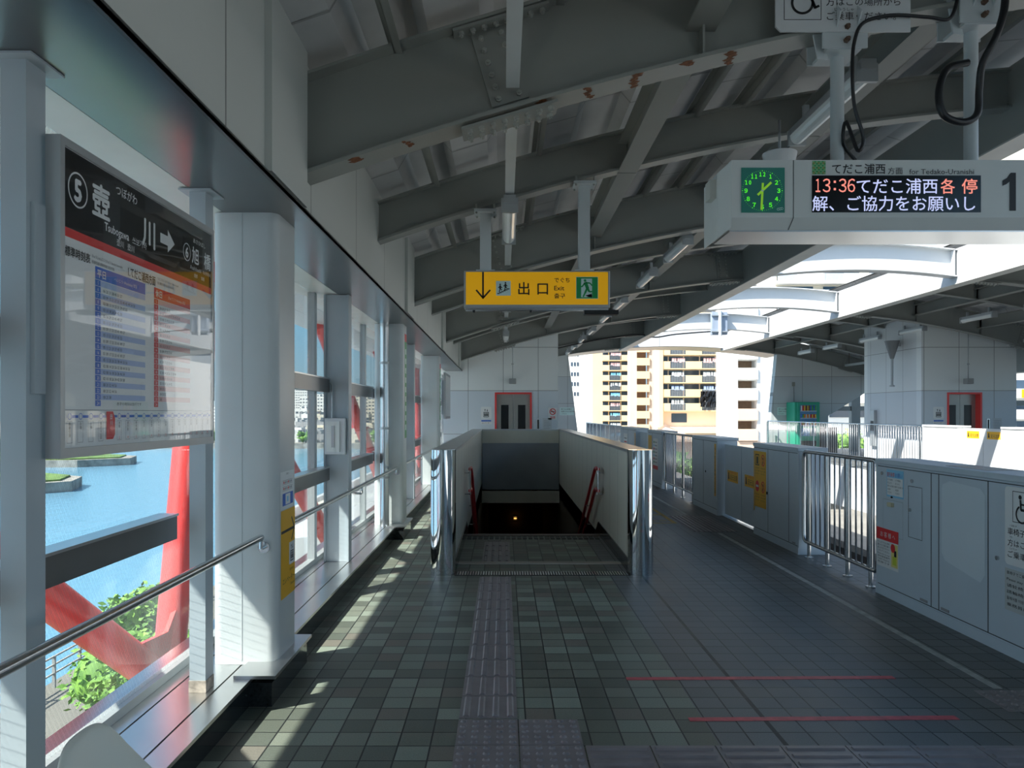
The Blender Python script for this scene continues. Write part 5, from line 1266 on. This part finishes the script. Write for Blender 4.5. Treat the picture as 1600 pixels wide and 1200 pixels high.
def gate(label, y0, y1, x, h, m, stick=True):
    t = thing('platform_gate', label, 'gate', (x + 0.12, (y0 + y1) / 2, 0))
    ym = (y0 + y1) / 2
    for ya, yb in ((y0, ym - 0.008), (ym + 0.008, y1)):
        lf = MB().box(x + 0.10, x + 0.15, ya, yb, 0.035, h).build('door_leaf', m, t)
        if stick:
            cc = Canvas(lf, (x + 0.099, 0, 0), (0, -1, 0), (0, 0, 1), 0.0015); w = min(0.5, yb - ya - 0.25); yc = (ya + yb) / 2
            z0 = 0.54 if m is not barrier_white else h - 0.22; hh = 0.16
            cc.rect('warning_label', yellow, -yc - w / 2, z0, -yc + w / 2, z0 + hh, 1)
            cc.poly('warning_print', black, [(-yc - w * 0.42, z0 + 0.03), (-yc - w * 0.30, z0 + 0.03), (-yc - w * 0.34, z0 + 0.13), (-yc - w * 0.40, z0 + 0.13)], 2)
            cc.text('warning_print', black, '足元注意', -yc - w * 0.22, z0 + 0.035, 0.085, 2, width=w * 0.66)
            if m is not barrier_white: cc.text('warning_print', red_print, 'ご注意ください', -yc - w * 0.22, z0 + 0.125, 0.03, 2, width=w * 0.6)
            cc.done()
    box('seal', seam_mat, (x + 0.115, x + 0.145, ym - 0.008, ym + 0.008, 0.035, h - 0.01), t)
    box('threshold', stainless, (x + 0.05, x + 0.34, y0, y1, 0.0, 0.012), t)
    return t
# A: the cabinet with the wheelchair notice
A = barrier_box('long grey barrier cabinet with the wheelchair boarding notice', 3.0, 6.54, XF, barrier_paint, 1.15, 0.30, seams=(5.70, 5.60, 5.03))
c = barrier_canvas(A, XF)
c.poly('faded_patch', patch_paint, [(-5.56, 0.98), (-5.56, 0.52), (-5.52, 0.47), (-5.11, 0.40), (-5.06, 0.46), (-5.06, 0.99), (-5.11, 1.03), (-5.46, 1.05), (-5.55, 1.02)], 1)
c.frame('hatch_outline', seam_mat, -6.02, 0.56, -5.82, 0.965, 0.004, 1); c.frame('hatch_outline', mat('hatch grey', (0.30, 0.36, 0.40), 0.5, var=0), -6.42, 0.52, -6.10, 0.82, 0.003, 1)
sticker(c, 'blue_notice', sky_blue, 6.36, 6.09, 0.845, 1.07, 1); sticker(c, 'notice_sheet', white_print, 6.35, 6.10, 0.86, 1.005, 2)
c.text('notice_heading', red_print, '整列乗車', -6.35, 1.015, 0.04, 2, width=0.12); c.text('notice_heading', blue_print, 'お願い', -6.22, 1.015, 0.04, 2, width=0.11)
for k in range(5):
    for q in range(2): c.text('notice_print', black, ('ドアが開き', 'ましたら', '降りるお客さま', 'お並び', 'ください')[k], -6.34 + q * 0.125, 0.98 - k * 0.026, 0.018, 3)
sticker(c, 'customer_notice', white_print, 6.53, 6.17, 0.245, 0.57, 1); sticker(c, 'customer_heading_band', red_print, 6.53, 6.17, 0.47, 0.57, 2); c.text('customer_heading', white_print, 'お 客 様 へ', -6.46, 0.50, 0.05, 3, width=0.24)
for k in range(8): c.text('customer_print', black, ('ホームドアの上に物を', '置いたり身を乗り', '出したり立てかけたり', 'しないでください', 'Please do not lean', '請勿倚靠車門', '기대지 마십시오', '危険です')[k], -6.51, 0.44 - k * 0.024, 0.019, 2, width=0.20)
sticker(c, 'picture_panel', mat('picture yellow', (0.80, 0.70, 0.25), 0.5, var=0), 6.285, 6.18, 0.27, 0.46, 2); c.disc('red_disc', red_print, -6.255, 0.425, 0.036, 3, 20); c.rect('figure', mat('figure lime', (0.6, 0.65, 0.05), 0.5, var=0), -6.26, 0.29, -6.20, 0.36, 3); c.rect('figure_dark', black, -6.235, 0.36, -6.20, 0.41, 3)
c.rect('wheelchair_notice', white_print, -4.86, 0.58, -4.0, 1.075, 1, 0.03); c.frame('wheelchair_print', black, -4.785, 0.855, -4.59, 1.05, 0.004, 2); wheelchair(c, 'wheelchair_print', black, -4.695, 0.94, 0.19, 3)
for k, s in enumerate(('車椅子をご利用の', '方はこのドアから', 'ご乗車ください。')): c.text('wheelchair_print', black, s, -4.83, 0.775 - k * 0.072, 0.048, 3, width=0.44)
for k, s in enumerate(('くるまいす', 'かた', 'じょうしゃ')): c.text('wheelchair_print', black, s, -4.83 + 0.02, 0.825 - k * 0.072, 0.014, 3)
c.rect('language_notice', mat('sheet grey', (0.52, 0.55, 0.55), 0.5, var=0), -4.86, 0.29, -4.0, 0.555, 1)
for k, s in enumerate(('車椅子でご乗車の方は、優先的にご案内します。', 'Please stay behind the line and board here.', '请轮椅乘客从此车门上车。', '請輪椅乘客從此車門上車。', '휠체어를 이용하시는 분은 이곳에서 승차해 주십시오.', '乗務員にお知らせください')): c.text('language_print', black, s, -4.84, 0.52 - k * 0.04, 0.024, 2, width=0.60)
c.done()
q = MB()
for yy, z in ((6.43, 1.03), (5.96, 1.005), (5.99, 0.775), (4.93, 0.60)): q.bar((XF - 0.012, yy, z), (XF, yy, z), 0.014, 14)
q.build('locks', stainless, A); MB().box(XF - 0.028, XF, 6.24, 6.31, 0.765, 0.80).build('release_lever', mat('ivory', (0.62, 0.58, 0.40), 0.5), A, bevel=0.005); MB().bar((XF - 0.012, 6.27, 0.845), (XF, 6.27, 0.845), 0.008, 10).build('indicator', black, A)
for yy in (5.80, 5.52): box('badge', grey_print, (XF - 0.004, XF, yy - 0.05, yy + 0.05, 0.10, 0.12), A)
box('top_plate', stainless, (XF + 0.05, XF + 0.26, 5.1, 5.6, 1.15, 1.154), A)
fence('steel barrier fence beside the wheelchair notice cabinet', 6.58, 8.22, XF, 1.125, 14, 4)
B = barrier_box('grey barrier cabinet with the yellow prohibition sticker', 8.26, 9.74, XF, barrier_paint, 1.16, 0.30, seams=(8.55, 9.22))
c = barrier_canvas(B, XF); sticker(c, 'prohibition_sticker', yellow, 9.70, 9.28, 0.36, 1.06, 1)
for k, (u, v) in enumerate(((-9.60, 0.95), (-9.39, 0.95), (-9.60, 0.62), (-9.39, 0.62))):
    if k == 0: c.frame('sticker_print', black, u - 0.07, v - 0.07, u + 0.07, v + 0.07, 0.012, 2); c.rect('sticker_print', black, u - 0.03, v - 0.05, u + 0.03, v + 0.04, 2)
    elif k == 2: c.disc('sticker_disc', red_print, u, v, 0.07, 2, 20); c.rect('sticker_bar', white_print, u - 0.05, v - 0.014, u + 0.05, v + 0.014, 3)
    else: c.disc('sticker_print', black, u, v + 0.025, 0.015, 2, 10); c.line('sticker_print', black, u - 0.02, v - 0.05, u + 0.01, v + 0.02, 0.02, 2); c.ring('sticker_ring', red_print, u, v, 0.058, 0.072, 3, 20); c.line('sticker_ring', red_print, u - 0.045, v + 0.045, u + 0.045, v - 0.045, 0.014, 3)
    for q in range(3): c.text('sticker_print', black, ('ドアに手をはさまれ', 'ないようご注意', 'ください')[q], u - 0.085, v - 0.11 - q * 0.035, 0.022, 2, width=0.16)
sticker(c, 'edge_strip', yellow, 9.735, 9.705, 0.30, 1.06, 2); c.done()
box('lock', black, (XF - 0.01, XF, 9.235, 9.255, 0.55, 0.58), B); box('badge', grey_print, (XF - 0.004, XF, 8.36, 8.44, 0.10, 0.115), B)
gate('grey platform gate doors between the prohibition sticker and plain cabinets', 9.78, 11.36, XF, 1.07, barrier_paint)
Cc = barrier_box('plain grey barrier cabinet with a narrow yellow edge strip', 11.40, 12.86, XF, barrier_paint, 1.165, 0.30, seams=(12.2,))
c = barrier_canvas(Cc, XF); sticker(c, 'edge_strip', yellow, 11.56, 11.48, 0.28, 1.07, 1); c.text('edge_print', black, '駆け込み乗車は危険です', -11.505, 0.32, 0.06, 2, rot=math.pi / 2, width=0.7); c.done()
box('lock', black, (XF - 0.008, XF, 12.05, 12.07, 0.6, 0.63), Cc)
fence('steel barrier fence with greenery showing behind it', 12.90, 15.36, XF, 1.14, 22, 4)
D = barrier_box('grey barrier cabinet with the coloured list sticker', 15.40, 16.9, XF, barrier_paint, 1.17, 0.30, seams=(16.4,))
c = barrier_canvas(D, XF); sticker(c, 'list_sticker', white_print, 16.3, 15.8, 0.35, 1.0, 1); c.rect('list_heading', red_print, -16.3, 0.35, -15.8, 0.43, 2)
for k in range(7): c.rect('list_rows', (green_print, red_print, sky_blue)[k % 3], -16.25, 0.48 + k * 0.07, -16.15, 0.52 + k * 0.07, 2); c.rect('list_print', grey_print, -16.1, 0.49 + k * 0.07, -15.88, 0.51 + k * 0.07, 2)
sticker(c, 'yellow_sticker', yellow, 16.85, 16.45, 0.4, 1.05, 1); c.done()
gate('grey platform gate doors beyond the coloured list sticker', 16.94, 18.4, XF, 1.08, barrier_paint)
E_ = barrier_box('grey barrier cabinet beside the long end fence', 18.44, 20.8, XF, barrier_paint, 1.17, 0.30, seams=(19.6,))
c = barrier_canvas(E_, XF); sticker(c, 'small_notice', white_print, 20.3, 19.7, 0.4, 1.0, 1); sticker(c, 'edge_strip', yellow, 18.6, 18.5, 0.3, 1.05, 1)
for k in range(5): c.rect('notice_print', (red_print, grey_print, blue_print)[k % 3], -20.2, 0.5 + k * 0.09, -19.8, 0.53 + k * 0.09, 2)
c.done()
fence('long steel fence running to the end wall opening', 20.9, 29.8, XF, 1.16, 62, 9)
# opposite barriers
XQ = mir(XF, True); DQ = -0.28
fence('steel fence along the opposite platform before the vending machine', 18.6, 29.6, XQ, 1.22, 84, 11)
barrier_box('white barrier cabinet next to the opposite fence', 17.1, 18.55, XQ, barrier_white, 1.25, 0.28)
gate('white platform gate doors on the opposite platform', 15.66, 17.06, XQ, 1.20, barrier_white)
barrier_box('long white barrier cabinet of the opposite platform', 9.0, 15.62, XQ, barrier_white, 1.25, 0.28, seams=(13.2,))

# ------------------------------------------------------------------ outside: red struts, lower roof
for k in range(-1, 5):
    yb = 5.1 + 5.1 * k
    word = {-1: 'below the bench window', 0: 'outside the station board window', 1: 'outside the white box window', 2: 'outside the downpipe column window'}.get(k, 'outside the %s window bay from the board' % ORDN[k + 1])
    t = thing('red_strut', 'red tubular strut pair meeting in a V %s' % word, 'strut', (-2.35, yb, -0.3))
    MB().bar((-2.30, yb, -0.25), (-2.70, yb - 4.1, 2.85), 0.105, 20).build('raking_tube', red_paint, t)
    MB().bar((-2.30, yb + 0.12, -0.25), (-2.50, yb + 1.25, 2.85), 0.105, 20).build('upright_tube', red_paint, t)
    MB().prism([(-2.30, yb - 0.45, 0.10), (-2.30, yb - 0.15, -0.45), (-2.30, yb + 0.3, -0.45), (-2.30, yb + 0.32, 0.30), (-2.30, yb + 0.05, 0.06)], (0.03, 0, 0)).build('gusset', red_paint, t)
    box('bracket', concrete, (-2.5, -1.96, yb - 0.3, yb + 0.35, -0.75, -0.42), t)
lr = thing('lower_roof', 'white lower canopy roof outside the windows beyond the first column', 'roof', (-3.2, 14, -1.0))
MB().prism([(-2.36, 12.6, -0.42), (-4.2, 12.6, -0.62), (-4.2, 12.6, -0.95), (-2.36, 12.6, -0.95)], (0, 17, 0)).build('slab', barrier_white, lr)
MB().box(-4.25, -4.15, 12.6, 29.6, -0.72, -0.35).build('parapet', barrier_white, lr)
t = thing('roof_unit', 'small cream plant unit on the white lower roof', 'unit', (-2.8, 10.6, -0.6)); MB().box(-3.3, -2.9, 13.4, 13.9, -0.56, -0.05).build('case', mat('unit cream', (0.7, 0.7, 0.6), 0.6), t, bevel=0.01); box('vent', alu, (-3.2, -3.0, 13.39, 13.40, -0.4, -0.15), t)
struct(box('trim_12', concrete, (-2.35, -1.95, -14, YE, -0.95, -0.35)), 'concrete ledge outside the windows', 'ledge')

# ------------------------------------------------------------------ ground, water, shore
GZ, WZ = -8.0, -9.2
struct(MB().box(-16, 60, -60, 45, GZ - 1, GZ).build('ground', sand_mat), 'promenade and street below the station', 'ground')
struct(MB().box(-2.5, 600, 45, 600, GZ - 1, GZ - 0.1).build('ground_2', sand_mat), 'ground under the apartment blocks', 'ground')
w_ = MB(); w_.poly([(-700, -200, WZ), (-2, -200, WZ), (-2, 900, WZ), (-700, 900, WZ)]); struct(w_.build('water', water_mat), 'blue river water', 'water')
struct(MB().prism([(-400, 245, WZ), (-60, 228, WZ), (40, 215, WZ), (40, 1100, WZ), (-600, 1100, WZ)], (0, 0, 1.6)).build('shore', stone_mat), 'stone edged far shore under the city', 'shore')
def pier(label, pts):
    o = MB().prism([(x, y, WZ - 0.5) for x, y in pts], (0, 0, 1.9)).build('embankment', stone_mat, None, (pts[0][0], pts[0][1], WZ)); tag(o, label, 'embankment')
    cx_ = sum(p[0] for p in pts) / len(pts); cy_ = sum(p[1] for p in pts) / len(pts)
    MB().prism([(cx_ + (x - cx_) * 0.94, cy_ + (y - cy_) * 0.94, WZ + 1.4) for x, y in pts], (0, 0, 0.25)).build('turf', grass_mat, o)
pier('stone embankment reaching into the river under the station board, lower one', [(-130, 86), (-64, 98), (-59, 104), (-62, 112), (-75, 120), (-140, 125)])
pier('stone embankment reaching into the river, farther one', [(-170, 140), (-84, 150), (-77, 157), (-80, 166), (-100, 176), (-180, 180)])
def tree(label, c, r, n, m=leaf_mat, trunk=True, flat=0.85, ls=0.16, name='tree', trunk_to=None):
    t = thing(name, label, 'tree' if name == 'tree' else 'shrub', (c[0], c[1], trunk_to if trunk_to is not None else c[2] - r))
    mb = MB(); rnd = random.Random(hash(label) % 1000 if False else len(label) * 7 + int(abs(c[0]) * 10))
    blobs = [(Vector((rnd.uniform(-1, 1), rnd.uniform(-1, 1), rnd.uniform(-0.7, 0.9))) * r * 0.62, r * rnd.uniform(0.3, 0.5)) for _ in range(16)]
    for _ in range(n):
        bc, br = rnd.choice(blobs); d = Vector((rnd.gauss(0, 1), rnd.gauss(0, 1), rnd.gauss(0, 1))).normalized() * br * rnd.uniform(0.6, 1.05)
        p = bc + d; p.z *= flat; p += Vector(c)
        u = Vector((rnd.gauss(0, 1), rnd.gauss(0, 1), rnd.gauss(0, 0.6))).normalized(); v = u.orthogonal().normalized(); s = ls * rnd.uniform(0.6, 1.3)
        mb.poly([p - u * s, p + v * s * 0.5, p + u * s, p - v * s * 0.5])
    for bc, br in blobs: mb.ball(Vector(c) + Vector((bc.x, bc.y, bc.z * flat)), br * 0.72, sub=2)
    mb.build('foliage', m, t)
    if trunk: MB().bar((c[0], c[1], trunk_to if trunk_to is not None else c[2] - r * 1.6), (c[0], c[1], c[2]), r * 0.09, 8, r * 0.05).build('trunk', bark, t)
    return t
tree('bushy green tree growing below the first window beside the red struts', (-8.9, 19.2, -4.6), 2.2, 5200, trunk_to=GZ, ls=0.11)
tree('bright shrub below the bench window', (-5.0, 8.6, -4.1), 1.25, 3600, trunk_to=GZ, ls=0.08)
tree('bright shrub at the promenade below the first square post', (-7.9, 10.6, -4.9), 1.2, 3000, trunk_to=GZ, ls=0.08)
tree('low shrub beside the promenade railing', (-8.6, 13.6, -5.6), 1.3, 2600, trunk_to=GZ, ls=0.09)
tree('dark tree on the lower stone embankment', (-72, 104, -4.6), 3.6, 1600, leaf_dark, trunk_to=WZ + 1.4, ls=0.5)
tree('wide dark tree at the end of the bank beyond the first square post', (-86, 92, -2.6), 6.0, 1800, leaf_dark, trunk_to=WZ + 1.4, ls=0.6)
tree('small pine on the farther stone embankment', (-92, 160, -5.0), 3.6, 1000, leaf_dark, trunk_to=WZ + 1.4, ls=0.5)
t = thing('promenade_railing', 'pale promenade railing above the river edge', 'railing', (-15.6, 25, GZ))
for k in range(18): box('post', concrete, (-15.66, -15.56, 12 + k * 1.6, 12.08 + k * 1.6, GZ, GZ + 1.1), t)
for z in (0.5, 0.8, 1.08): box('rail', concrete, (-15.64, -15.58, 12, 39.3, GZ + z - 0.025, GZ + z + 0.025), t)

# city beyond the water
rnd = random.Random(3)
city = [(-62, 250, 16, 10, 13), (-50, 262, 10, 10, 19), (-76, 255, 11, 10, 9), (-88, 265, 14, 10, 16), (-40, 245, 12, 10, 11), (-30, 260, 13, 10, 21), (-103, 262, 13, 10, 7), (-118, 270, 14, 10, 11), (-55, 300, 16, 12, 22), (-70, 310, 15, 12, 18), (-98, 300, 18, 12, 14), (-22, 248, 9, 10, 9), (-90, 338, 10, 12, 25), (-36, 320, 16, 12, 23), (-138, 290, 20, 12, 12), (-66, 236, 7, 6, 4), (-46, 234, 8, 6, 4.5), (-56, 234, 6, 6, 3.5), (-78, 240, 8, 6, 4), (-33, 232, 8, 6, 4), (-160, 300, 18, 12, 9), (-8, 262, 12, 10, 14)]
city = [(x, y, w, d, h) if h < 6 else (x * 2.7, y * 2.7, w * 1.7, d * 1.5, h * 1.3 + 7) for x, y, w, d, h in city]
for k in range(18):
    yy = 262 + (k % 6) * 34 + rnd.uniform(-5, 5); city.append((-yy * (0.135 + 0.014 * (k // 6) * 4 + 0.008 * (k % 3)) , yy, rnd.uniform(7, 11), 9, rnd.uniform(4, 5.8) + (k % 6) * 1.1))
kept = []
for c_ in city:
    if all(abs(c_[0] - q[0]) > (c_[2] + q[2]) / 2 + 0.4 or c_[1] + c_[3] + 0.4 < q[1] or q[1] + q[3] + 0.4 < c_[1] for q in kept): kept.append(c_)
for i, (x, y, w, d, h) in enumerate(kept):
    look = ('white', 'cream', 'grey')[i % 3]
    b = MB().box(x - w / 2, x + w / 2, y, y + d, WZ + 1.5, WZ + 1.5 + h); (b.box(x - w * 0.2, x + w * 0.15, y + d * 0.3, y + d * 0.7, WZ + 1.5 + h, WZ + 3.5 + h) if h > 6 else b.box(x - w * 0.45, x + w * 0.45, y + d * 0.1, y + d * 0.9, WZ + 1.5 + h, WZ + 2.1 + h))
    size = 'low' if h < 6 else ('mid rise' if h < 20 else 'tall')
    o = b.build('city_building', facades[i % 3], None, (x, y, WZ + 1.5)); tag(o, '%s %s building on the far shore seen between the window posts' % (size, look), 'building', '%s %s city buildings across the river' % (size, look))
rd = MB(); rd.prism([(-50, 234, WZ + 6), (-46, 234, WZ + 8), (-42, 234, WZ + 6)], (0, 6, 0)); o = rd.build('red_roof', red_paint, None, (-46, 234, WZ + 6)); tag(o, 'small red gable roof on the far shore', 'roof')
for i, (x, y) in enumerate(((-72, 232), (-60, 231), (-38, 229), (-90, 236), (-28, 226))): tree('green tree on the far shore, %s from the white box post' % ORDN[i], (x, y, WZ + 3.4), 2.6, 500, trunk_to=WZ + 1.6, ls=0.5)

# ------------------------------------------------------------------ apartment blocks beyond the portal and above the slot
def at(px, D): return (px - PX) / F * D
def az(py, D): return H + (PY - py) / F * D
def balconies(t, D, cols_, y_first, y_step, n, par_px, m, deep=1.6, rail_parts=True, laundry=True, seed=1):
    """cols_: list of (px0, px1, kind) along one row; kind 'solid' or 'rail'"""
    r = random.Random(seed)
    x0 = at(min(c_[0] for c_ in cols_), D); x1 = at(max(c_[1] for c_ in cols_), D)
    for k in range(n):
        zt = az(y_first + k * y_step, D); zb_ = az(y_first + k * y_step + par_px, D); zn = az(y_first + (k - 1) * y_step + par_px, D)
        b = MB(); b.box(x0, x1, D - deep, D, zb_ - 0.15, zb_ + 0.02)
        for a, bb, kd in cols_:
            if kd == 'solid': b.box(at(a, D), at(bb, D), D - deep, D - deep + 0.12, zb_, zt)
        bo = b.build('balcony', m, t)
        rb = MB(); has = False
        for a, bb, kd in cols_:
            if kd == 'rail':
                has = True; xa, xb = at(a, D), at(bb, D); nn = max(6, int((bb - a) / 1.6))
                rb.box(xa, xb, D - deep, D - deep + 0.05, zt - 0.06, zt)
                for q in range(nn + 1): x = xa + (xb - xa) * q / nn; rb.box(x - 0.02, x + 0.02, D - deep + 0.01, D - deep + 0.04, zb_, zt)
        if has: rb.build('railing', brail, bo)
        gm = MB()
        for a, bb, kd in cols_:
            xa, xb = at(a + 1, D), at(bb - 1, D)
            if xb - xa > 0.9: gm.box(xa, xb, D - 0.05, D - 0.01, zb_ + 0.05, zb_ + 0.05 + (zn - zb_ - 0.15) * 0.93)
        gm.build('glazing', bglass, bo)
        if laundry:
            lm = MB(); mm = (white_print, pale_blue, pale_red, sky_blue)[r.randrange(4)]
            for a, bb, kd in cols_:
                if kd == 'rail':
                    xa = at(a, D)
                    for q in range(5):
                        x = xa + (at(bb, D) - xa) * (0.1 + 0.16 * q + 0.04 * r.random()); lm.box(x, x + 0.28 + 0.4 * r.random(), D - deep + 0.3, D - deep + 0.33, zt - 0.3 * r.random(), zt + 0.65)
            lm.build('laundry', mm, bo)
def block(t, D, px0, px1, py_top, py_bot, m, depth=3, name='wall'):
    return MB().box(at(px0, D), at(px1, D), D, D + depth, az(py_bot, D), az(py_top, D)).build(name, m, t)
# white slab with small windows
D = 225; t = thing('apartment_building', 'white slab building with small windows beyond the end wall edge', 'building', (at(915, D), D, GZ))
block(t, D, 872, 943, 470, 694, bwhite)
for r in range(6):
    for q in range(3): box('window', bglass, (at(892 + q * 4.6, D), at(895 + q * 4.6, D), D - 0.1, D, az(566 + r * 15.5 - 31 + 6, D), az(566 + r * 15.5 - 31, D)), t)
# tan left wing
D = 205; t = thing('apartment_building', 'tan apartment wing with narrow stacked balconies beyond the fence', 'building', (at(962, D), D, GZ))
block(t, D, 926, 986, 440, 700, tan)
balconies(t, D, [(940.5, 951, 'solid'), (951, 970, 'rail'), (970, 984, 'solid')], 555 - 62, 15.6, 13, 8.0, tan, seed=2)
# stair tower with tan landings
D = 170; t = thing('apartment_building', 'pale stair tower with open tan landings between two tan wings', 'building', (at(1005, D), D, GZ))
block(t, D, 984, 995, 430, 700, pink_tan); block(t, D, 1014.5, 1028, 430, 700, pink_tan)
MB().box(at(995, D), at(1014.5, D), D + 4, D + 5, az(700, D), az(430, D)).build('recess', brecess_shade, t)
for k in range(13):
    y = 559.5 - 20.7 * 4 + k * 20.7
    MB().box(at(994.5, D), at(1015, D), D - 0.3, D + 0.3, az(y + 11.5, D), az(y, D)).build('landing', tan, t)
# tan middle wing
D = 145; t = thing('apartment_building', 'tan apartment wing with broad balconies and hanging laundry', 'building', (at(1078, D), D, GZ))
block(t, D, 1027, 1131, 430, 700, pale_tan)
balconies(t, D, [(1029, 1044, 'solid'), (1044, 1068, 'rail'), (1068, 1093, 'solid'), (1093, 1118, 'rail'), (1118, 1129, 'solid')], 565.5 - 21.6 * 5, 21.6, 9, 11, tan, deep=1.8, seed=5)
box('end_pier', tan, (at(1027, D), at(1033, D), D - 1.9, D, az(668, D), az(430, D)), t)
box('roof_canopy', pink_tan, (at(1034, D), at(1130, D), D - 4, D, az(676, D), az(667, D)), t); MB().bar((at(1122, D), D - 2.2, az(640, D)), (at(1122, D), D - 2.2, az(545, D)), 0.12, 8).build('drainpipe', alu, t)
bw_ = box('window', bglass, (at(1049, D), at(1073, D), D - 0.1, D, az(660, D), az(646, D)), t)
tp = MB()
for i in range(10):
    for j in range(3):
        x0 = at(1090 + i * 3.7, D); z0 = az(636 - j * 8, D)
        d = [random.uniform(-0.25, 0.25) for _ in range(4)]
        tp.poly([(x0, D - 2.0 + d[0], z0), (x0 + 0.46, D - 2.0 + d[1], z0), (x0 + 0.46, D - 2.0 + d[2], z0 + 1.0), (x0, D - 2.0 + d[3], z0 + 1.0)])
tag(tp.build('black_tarpaulin', black_gloss, None, (at(1108, D), D - 2, az(636, D))), 'crumpled black tarpaulin draped over one tan balcony', 'tarpaulin')
# white stair tower
D = 105; t = thing('apartment_building', 'white stair tower with open landings beside the opposite end wall', 'building', (at(1165, D), D, GZ))
block(t, D, 1127, 1153, 430, 690, bwhite, 2.5); block(t, D, 1183, 1212, 430, 690, bwhite, 2.5)
MB().box(at(1153, D), at(1183, D), D + 2.4, D + 2.5, az(700, D), az(430, D)).build('recess', brecess_shade, t)
for k in range(10):
    y = 575 - 31.8 * 6 + k * 31.8
    MB().box(at(1152, D), at(1183.5, D), D - 0.25, D + 0.2, az(y + 18, D), az(y, D)).build('landing', bwhite if k < 8 else pink_tan, t); MB().box(at(1153, D), at(1183, D), D + 0.2, D + 2.4, az(y + 19.5, D), az(y + 18, D)).build('slab', bwhite, t)
block(t, D, 1100, 1212, 690, 760, pink_tan, 8, 'base_wall')
# tall pale apartments above the slot
D = 120; t = thing('apartment_building', 'tall pale apartment block seen above the white arches', 'building', (at(1390, D), D, GZ))
block(t, D, 1195, 1640, 200, 690, pale_tan)
for k in range(12):
    y = 374 - 60 + k * 25.5
    b = MB().box(at(1195, D), at(1640, D), D - 1.6, D, az(y + 4, D), az(y, D)).build('balcony', bwhite, t)
    for q in range(6):
        a = 1210 + q * 72
        MB().box(at(a, D), at(a + 30, D), D - 1.55, D - 1.45, az(y, D), az(y - 12, D)).build('railing', brail, b); MB().box(at(a + 30, D), at(a + 72, D), D - 1.6, D - 1.4, az(y, D), az(y - 12, D)).build('parapet', bwhite, b); MB().box(at(a + 4, D), at(a + 60, D), D - 0.1, D, az(y - 1, D), az(y - 19, D)).build('glazing', bglass, b)
    if k % 2 == 0:
        x = at(1402, D); MB().box(x, x + 1.7, D - 1.7, D - 1.6, az(y + 0.5, D), az(y - 12.5, D)).build('blue_sheet', mat('blue sheet', (0.05, 0.35, 0.80), 0.5), b)
# white building behind the opposite platform
D = 75; t = thing('apartment_building', 'white house behind the opposite platform with dark window band', 'building', (32, 75, GZ))
block(t, D, 1255, 1362, 560, 760, bwhite, 9); box('window_band', bglass, (at(1296, D), at(1362, D), D - 0.1, D, az(652, D), az(640, D)), t); box('balcony', bwhite, (at(1270, D), at(1362, D), D - 1.5, D, az(630, D), az(618, D)), t)
block(t, D, 1290, 1362, 690, 730, pink_tan, 9, 'base_wall')
D = 60; t = thing('apartment_building', 'white balconied house seen through the gap beyond the opposite lift', 'building', (40, 60, GZ))
block(t, D, 1562, 1640, 540, 800, bwhite, 9)
for y in (608, 640, 672): MB().box(at(1562, D), at(1640, D), D - 1.2, D, az(y + 14, D), az(y, D)).build('balcony', bwhite, t); MB().box(at(1565, D), at(1640, D), D - 0.1, D - 0.01, az(y, D), az(y - 14, D)).build('glazing', bglass, t)
box('yellow_panel', yellow, (at(1580, D), at(1587, D), D - 1.25, D - 1.2, az(622, D), az(609, D)), t)
tree('round green tree glimpsed through the bars of the fence', (at(1072, 60), 60, -3.0), 2.2, 900, trunk_to=GZ, ls=0.3)
tree('green bush beyond the rubbish bin', (at(1322, 50), 50, -0.8), 1.5, 700, trunk_to=GZ, ls=0.25)
t = thing('low_house', 'low house with a pink tiled roof below the tan wing', 'house', (at(1050, 90), 90, GZ))
D = 90; block(t, D, 1005, 1100, 690, 760, pink_tan, 8); MB().prism([(at(1000, D), D - 1, az(690, D)), (at(1050, D), D + 4, az(668, D)), (at(1105, D), D + 9, az(690, D)), (at(1105, D), D - 1, az(690, D))], (0.0, 0, 0.3)).build('roof', pink_tan, t)
